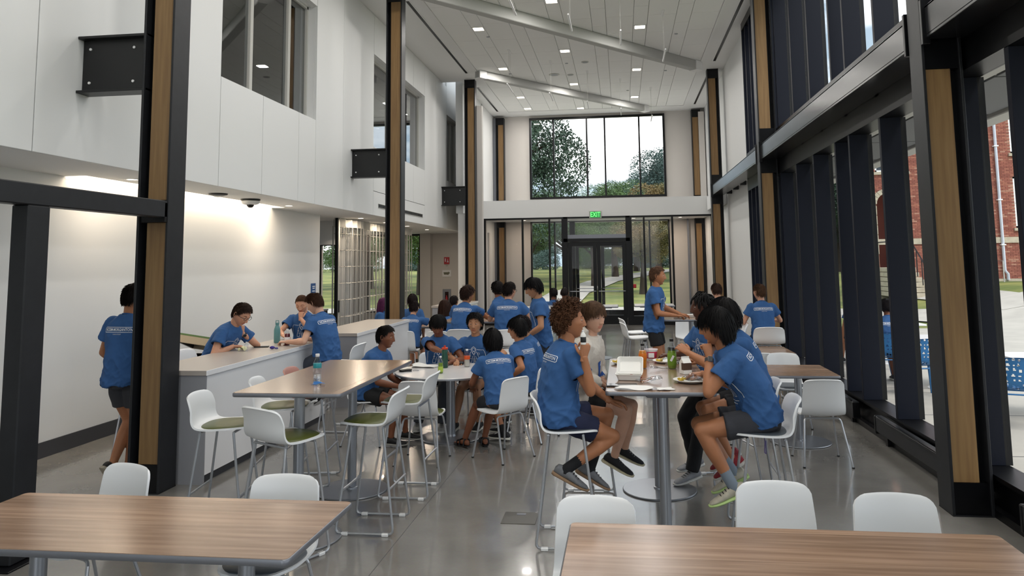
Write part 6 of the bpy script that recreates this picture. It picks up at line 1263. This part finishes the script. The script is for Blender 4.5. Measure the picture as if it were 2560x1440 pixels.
wallbox(17.9, 19.6, z0, z1); wallbox(20.9, x1, z0, z1); wallbox(16.55, 17.9, 8.4, z1); wallbox(16.55, 17.9, 5.3, 6.3); wallbox(16.55, 17.9, z0, 3.12); wallbox(19.6, 20.9, 8.4, z1); wallbox(19.6, 20.9, 5.3, 6.3); wallbox(19.6, 20.9, z0, 3.12); m.box(x0, x0+.3, .4, 1.6, z0, z1)
m.build('wall', M_mortar, bb, False)
for (a, b_, c_, d_) in aw:
    w_ = MB(); w_.box(a, a+.08, .02, .12, c_, d_).box(b_-.08, b_, .02, .12, c_, d_).box(a, b_, .02, .12, d_-.08, d_).box(a, b_, .02, .12, c_, c_+.08).box(a, b_, .0, .1, (c_+d_)/2-.03, (c_+d_)/2+.03).box((a+b_)/2-.02, (a+b_)/2+.02, .03, .08, c_, d_)
    fo = w_.build('window', M_white, bb, False); B(a+.08, b_-.08, .06, .07, c_+.08, d_-.08).build('pane', mat('window_dark_glass', '#39424a', .08), fo, False)
    B(a-.1, b_+.1, -.1, .06, c_-.12, c_).build('sill', M_stone, bb, False)
B(x0-.03, x1, -.07, .02, 2.5, 2.74).build('belt_course', M_stone, bb, False); B(x0-.04, x1, -.08, .0, .2, 1.0).build('stone_base', M_stone, bb, False)
for i in range(11):       # arch stones
    a0, a1 = PI*i/11+.012, PI*(i+1)/11-.012; p = [(AC+r*math.cos(t), AZ+r*math.sin(t)) for r, t in ((AR, a0), (AR+.2, a0), (AR+.2, (a0+a1)/2), (AR+.2, a1), (AR, a1), (AR, (a0+a1)/2))]
    MB().prism(p, 0, .16).xf(Matrix.Translation((0, .06, 0)) @ Matrix.Rotation(PI/2, 4, 'X')).build('arch_stone', M_stone, bb, False)
for s in (-1, 1):
    for k in range(5): B(AC+s*(AR+.1)-.1, AC+s*(AR+.1)+.1, -.06, .2, 2.1+k*.42, 2.1+k*.42+.40, .01).build('jamb_stone', M_stone, bb, False)
m = MB(); nn = 16; m_pts = [(AC-AR-.3, AZ), (AC-AR, AZ)]
for i in range(nn): # spandrel infill above arch
    a0, a1 = PI*i/nn, PI*(i+1)/nn; m.add([(AC+AR*math.cos(a0), .02, AZ+AR*math.sin(a0)), (AC+AR*math.cos(a1), .02, AZ+AR*math.sin(a1)), (AC+AR*math.cos(a1), .02, AZ+AR+.3), (AC+AR*math.cos(a0), .02, AZ+AR+.3)], [[(0, 1, 2, 3)]])
m.build('spandrel', mats_b[0], bb, False); B(x0, 13.4, 1.6, 1.7, z0, 5.2).build('porch_back_wall', mats_b[1], bb, False)
MB().tube([(15.93, -.10, 9.2), (15.93, -.10, 1.35), (16.02, -.14, 1.2), (16.02, -.14, .95)], .07, 10, flat=.8).build('downspout', mat('downspout_white', '#c9cfda', .4), bb)
for z in (2.4, 4.3, 6.6): B(15.84, 16.02, -.18, 0, z, z+.05).build('pipe_strap', M_white, bb, False)
MB().tube([(14.9, -.2, 1.0), (14.95, -.2, 1.5), (15.1, -.2, 1.9)], .06, 8).build('vent_pipe', M_white, bb); B(14.6, 15.3, -.9, -.1, .7, .98).build('window_well', M_stone, bb, False)
MB().tube([(15.5, -.9, .8), (15.5, -.9, 1.75), (15.0, -.9, 1.75), (15.0, -.9, .8)], .025, 6).build('well_rail', M_frame, bb)
st = empty('stone_stairs', (AC, 32.2, 0), label='stone stairs with dark railing leading to the arched porch', cat='stairs')
for k in range(6): B(-.55, .55, -.9+k*.3, 1.8, .35+k*.2, .35+(k+1)*.2-.02, .01).build('step', M_stone, st, False)
for s in (-.5, .45): MB().tube([(s, -.8, 1.5), (s, .7, 2.6), (s, 1.7, 2.6)], .03, 6).build('hand_rail', M_steel, st); [MB().cyl((s, -.8+q*.5, .5+q*.33), (s, -.8+q*.5, 1.5+q*.36), .02, 6).build('baluster', M_steel, st) for q in range(4)]
# trees
rgT = np.random.default_rng(12); crowns = []
M_leaf = [mat('leaf_green', '#44603a', .7, var=.35, vscale=1.3, vcol=C('#648048')), mat('leaf_dark', '#33493a', .7, var=.3, vscale=1.5, vcol=C('#4a6350')), mat('leaf_autumn', '#5d6b3c', .7, var=.4, vscale=1.0, vcol=C('#7f6a42')), mat('leaf_haze', '#4a5f5a', .8, var=.2, vscale=1.0, vcol=C('#66807a'))]  # last one: distance haze painted into the paler, bluish leaf colour of far trees
for v in range(3):
    bl = []
    for k in range(24):
        d = nz(rgT.normal(0, 1, 3)); d[2] = d[2]*.8; r = rgT.uniform(.35, 1.0)*.72; bl.append((d*r, rgT.uniform(.24, .38)))
    n = 60000; c_ = np.array([b_[0] for b_ in bl])[rgT.integers(0, 24, n)]; ci = rgT.integers(0, 24, n); c_ = np.array([b_[0] for b_ in bl])[ci]; rr = np.array([b_[1] for b_ in bl])[ci]
    d = nz_rows(rgT.normal(0, 1, (n, 3))); P = c_+d*(rr*rgT.uniform(.55, 1.05, n)**.6)[:, None]; a = nz_rows(rgT.normal(0, 1, (n, 3))); b_ = nz_rows(np.cross(a, nz_rows(rgT.normal(0, 1, (n, 3))))); s = rgT.uniform(.009, .018, n)[:, None]
    V = np.stack([P-a*s, P+b_*s*.6, P+a*s, P-b_*s*.6], 1).reshape(-1, 3); crowns.append(meshdata('foliage', V, [np.arange(n*4).reshape(n, 4)], smooth=False))
def tree(x, y, h, r, v, lab, cat_m=0, base=.35):
    z = float(hgt(x, y)); e = empty('tree', (x, y, z), rgT.uniform(0, 6), label=lab, cat='tree', group='trees on the lawn'); m = MB(); m.tube([(0, 0, -.2), (.03*r, 0, h*.25), (0, .04*r, h*.5), (.05*r, 0, h*.8)], [.055*r+.1, .04*r+.06, .03*r+.04, .02], 9)
    for k in range(7): a = k*.9+rgT.uniform(0, .5); zz = h*rgT.uniform(.28, .6); m.tube([(0, 0, zz), (math.cos(a)*r*.4, math.sin(a)*r*.4, zz+h*.12), (math.cos(a)*r*.75, math.sin(a)*r*.75, zz+h*.2)], [.022*r+.02, .014*r+.015, .008], 6)
    m.build('trunk', M_bark, e); hc_ = h*(1-base)/2; o = link('foliage', crowns[v], M_leaf[0], e, loc=(0, 0, h*base+hc_)); o.material_slots[0].link = 'OBJECT'; o.material_slots[0].material = M_leaf[cat_m]; o.scale = (r, r, hc_*1.05)
T_ = [(-6.5, 40, 13.6, 5.2, 0, 'tall near tree filling the left panes of the upper end window', 1, .12), (1.4, 76, 11.6, 4.8, 1, 'round tree at the right of the upper end window', 3, .2), (5.6, 70, 13.6, 5.6, 2, 'larger tree cut off by the right edge of the upper end window', 3, .2),
      (-9.0, 62, 9.0, 5.0, 1, 'dense tree left beyond the vestibule glass', 1, .2), (-4.3, 58, 8.2, 4.0, 2, 'tree behind the left door leaf with a thin trunk', 0, .26), (-.6, 64, 8.6, 4.3, 0, 'wide low tree behind the right door leaf', 0, .24), (1.15, 44, 4.9, 2.8, 1, 'reddish tinged tree right of the doors', 2, .3), (4.5, 56, 9.0, 4.4, 2, 'tree beyond the right edge of the end glazing', 2, .25),
      (-14, 66, 11, 6, 0, 'tree far left beyond the back room window', 0, .15), (-2.4, 84, 9.5, 5.4, 1, 'farther tree closing the view between the doors', 1, .15), (-12.2, 45, 9.5, 4.8, 2, 'tree seen through the back room window, nearer', 0, .08), (-18, 52, 10.5, 6, 1, 'tree seen through the back room window, farther left', 0, .05),
      (17, 62, 11, 6, 2, 'tree between brick building and window columns', 1, .1), (22, 78, 13, 7, 0, 'tall tree far behind the brick building corner', 1, .1), (10.8, 58, 10, 5, 0, 'tree beyond the window fins', 0, .12), (-6.2, 50, 6.6, 3.6, 2, 'low bushy tree behind the left vestibule mullions', 0, .25), (-1.9, 52, 6.3, 3.4, 1, 'low bushy tree between the two door leaves', 0, .3), (3.2, 66, 7.6, 4.6, 0, 'broad tree low in the right end glazing', 0, .22), (-10.5, 74, 9.2, 5.2, 2, 'broad tree farther left across the lawn', 3, .15), (.6, 92, 9.0, 5.6, 2, 'broad hazy tree farthest along the lawn', 3, .15)]
for t_ in T_: tree(*t_[:5], t_[5], t_[6], t_[7])
for i in range(9):
    x = -34+i*7.5; e = empty('shrub', (x, 92+3*(i % 3), float(hgt(x, 92))), 0, label='far low hedge clump, %s from the left across the lawn' % ['first', 'second', 'third', 'fourth', 'fifth', 'sixth', 'seventh', 'eighth', 'ninth'][i], cat='shrub', group='far hedge clumps'); o = link('foliage', crowns[i % 3], M_leaf[0], e, loc=(0, 0, 1.5)); o.material_slots[0].link = 'OBJECT'; o.material_slots[0].material = M_leaf[3 if i % 2 else 0]; o.scale = (5.6, 3, 3.0)
# blue outdoor furniture
def blue_chair():
    e = empty('outdoor_chair'); m0 = shell_mesh(.45, .36, .42, .46, .42); V, fs, mi = m0.arrays()
    # refine the shell and punch round holes
    n1, n2 = 34, 17; top = V[:n1*n2].reshape(n1, n2, 3); bot = V[n1*n2:].reshape(n1, n2, 3)
    def up(a, k=4):
        u = np.linspace(0, n1-1, (n1-1)*2+1); v = np.linspace(0, n2-1, (n2-1)*k+1); i = np.minimum(u.astype(int), n1-2); f = (u-i)[:, None, None]; a = a[i]*(1-f)+a[i+1]*f; j = np.minimum(v.astype(int), n2-2); g_ = (v-j)[None, :, None]; return a[:, j]*(1-g_)+a[:, j+1]*g_
    T2, B2 = up(top, 3), up(bot, 3); A_, Bn = T2.shape[:2]; idx = np.arange(A_*Bn).reshape(A_, Bn); q = np.stack([idx[:-1, :-1], idx[1:, :-1], idx[1:, 1:], idx[:-1, 1:]], -1).reshape(-1, 4)
    P = T2.reshape(-1, 3); cc = P[q].mean(1); sl_ = np.where(cc[:, 2] > .52, cc[:, 2], -cc[:, 0]); keep = np.ones(len(q), bool); rg = np.random.default_rng(2)
    cen = [(a, b_) for a in np.arange(-.16, .20, .055) for b_ in np.arange(-.15, .16, .06)]+[(a, b_) for a in np.arange(.56, .80, .055) for b_ in np.arange(-.16, .17, .06)]
    for (a, b_) in cen:
        a += rg.uniform(-.012, .012); b_ += rg.uniform(-.014, .014); d = np.hypot(sl_-a, cc[:, 1]-b_); keep &= ~((d < rg.uniform(.012, .019)) & ((cc[:, 2] > .52) == (a > .5)))
    q = q[keep]; me = meshdata('seat_shell', np.concatenate([P, B2.reshape(-1, 3)]), [q[:, ::-1], q+A_*Bn]); link('seat_shell', me, M_teal, e)
    for sx, xf, xt in ((1, .20, .15), (-1, -.24, -.15)):
        for sy in (-1, 1): MB().tube([(xf, sy*.23, 0), (xt, sy*.18, .44)], [.014, .02], 8).build('leg', M_teal, e)
    MB().tube([(.16, -.19, .40), (-.16, -.19, .40), (-.16, .19, .40), (.16, .19, .40), (.16, -.19, .40)], .010, 6).build('brace', M_teal, e); return e
bc = blue_chair(); bc.location = (4.42, 9.25, 0); bc.rotation_euler = (0, 0, math.radians(70)); tag(bc, 'blue perforated outdoor chair nearest at the right edge, outside the glass', 'chair', 'blue perforated outdoor chairs')
for (x, y, a, lab) in ((4.15, 11.35, 100, 'blue perforated outdoor chair seen beside the near column through the fins'), (4.05, 12.25, 80, 'blue perforated outdoor chair under the outdoor boy'), (4.3, 14.3, 75, 'blue outdoor chair farthest along the glass'), (4.0, 13.0, -90, 'blue outdoor chair facing us across the outdoor table'), (5.5, 9.9, 180, 'blue outdoor chair across the nearest outdoor table')): copy_tree(bc, (x, y, 0), math.radians(a), lab)
for (x, y, lab) in ((5.0, 9.75, 'white outdoor table nearest at the right edge'), (4.75, 12.0, 'white outdoor table beside the near column outside'), (4.9, 14.8, 'farther white outdoor table outside the glass')):
    e = empty('outdoor_table', (x, y, 0), label=lab, cat='table', group='white outdoor tables'); MB().prism(rrect(0, 0, .95, .95, .05), .715, .74, ch=.004).build('table_top', M_white, e, True, 30); MB().cyl((0, 0, .01), (0, 0, .715), .035, 16).build('column', M_white, e); MB().lathe([(.28, 0), (.29, .004), (.28, .012), (.04, .02)], n=30).build('base_disc', M_white, e)
person('boy in blue t-shirt seated outdoors with his back to us, seen between the fins', 4.05, 12.3, 84, .54, h=1.62, lean=4, lean2=8, head=(0, 6, 0), sk='brown', hair='short', hc='#17110f', lod=1, bc='#222327', fpnt=False)
person('second person in blue t-shirt outdoors, glimpsed through the narrow gap of the fins', 4.22, 14.45, 100, .55, h=1.64, lean=4, lean2=8, head=(40, 6, 0), sk='tan', hair='short', hc='#1a1412', lod=1, bc='#222327', fpnt=False)
# ------------------------------------------------------------------ tidy
bpy.data.scenes.remove(TMPS)
for o in list(bpy.data.objects):
    if not o.users_collection: bpy.data.objects.remove(o)
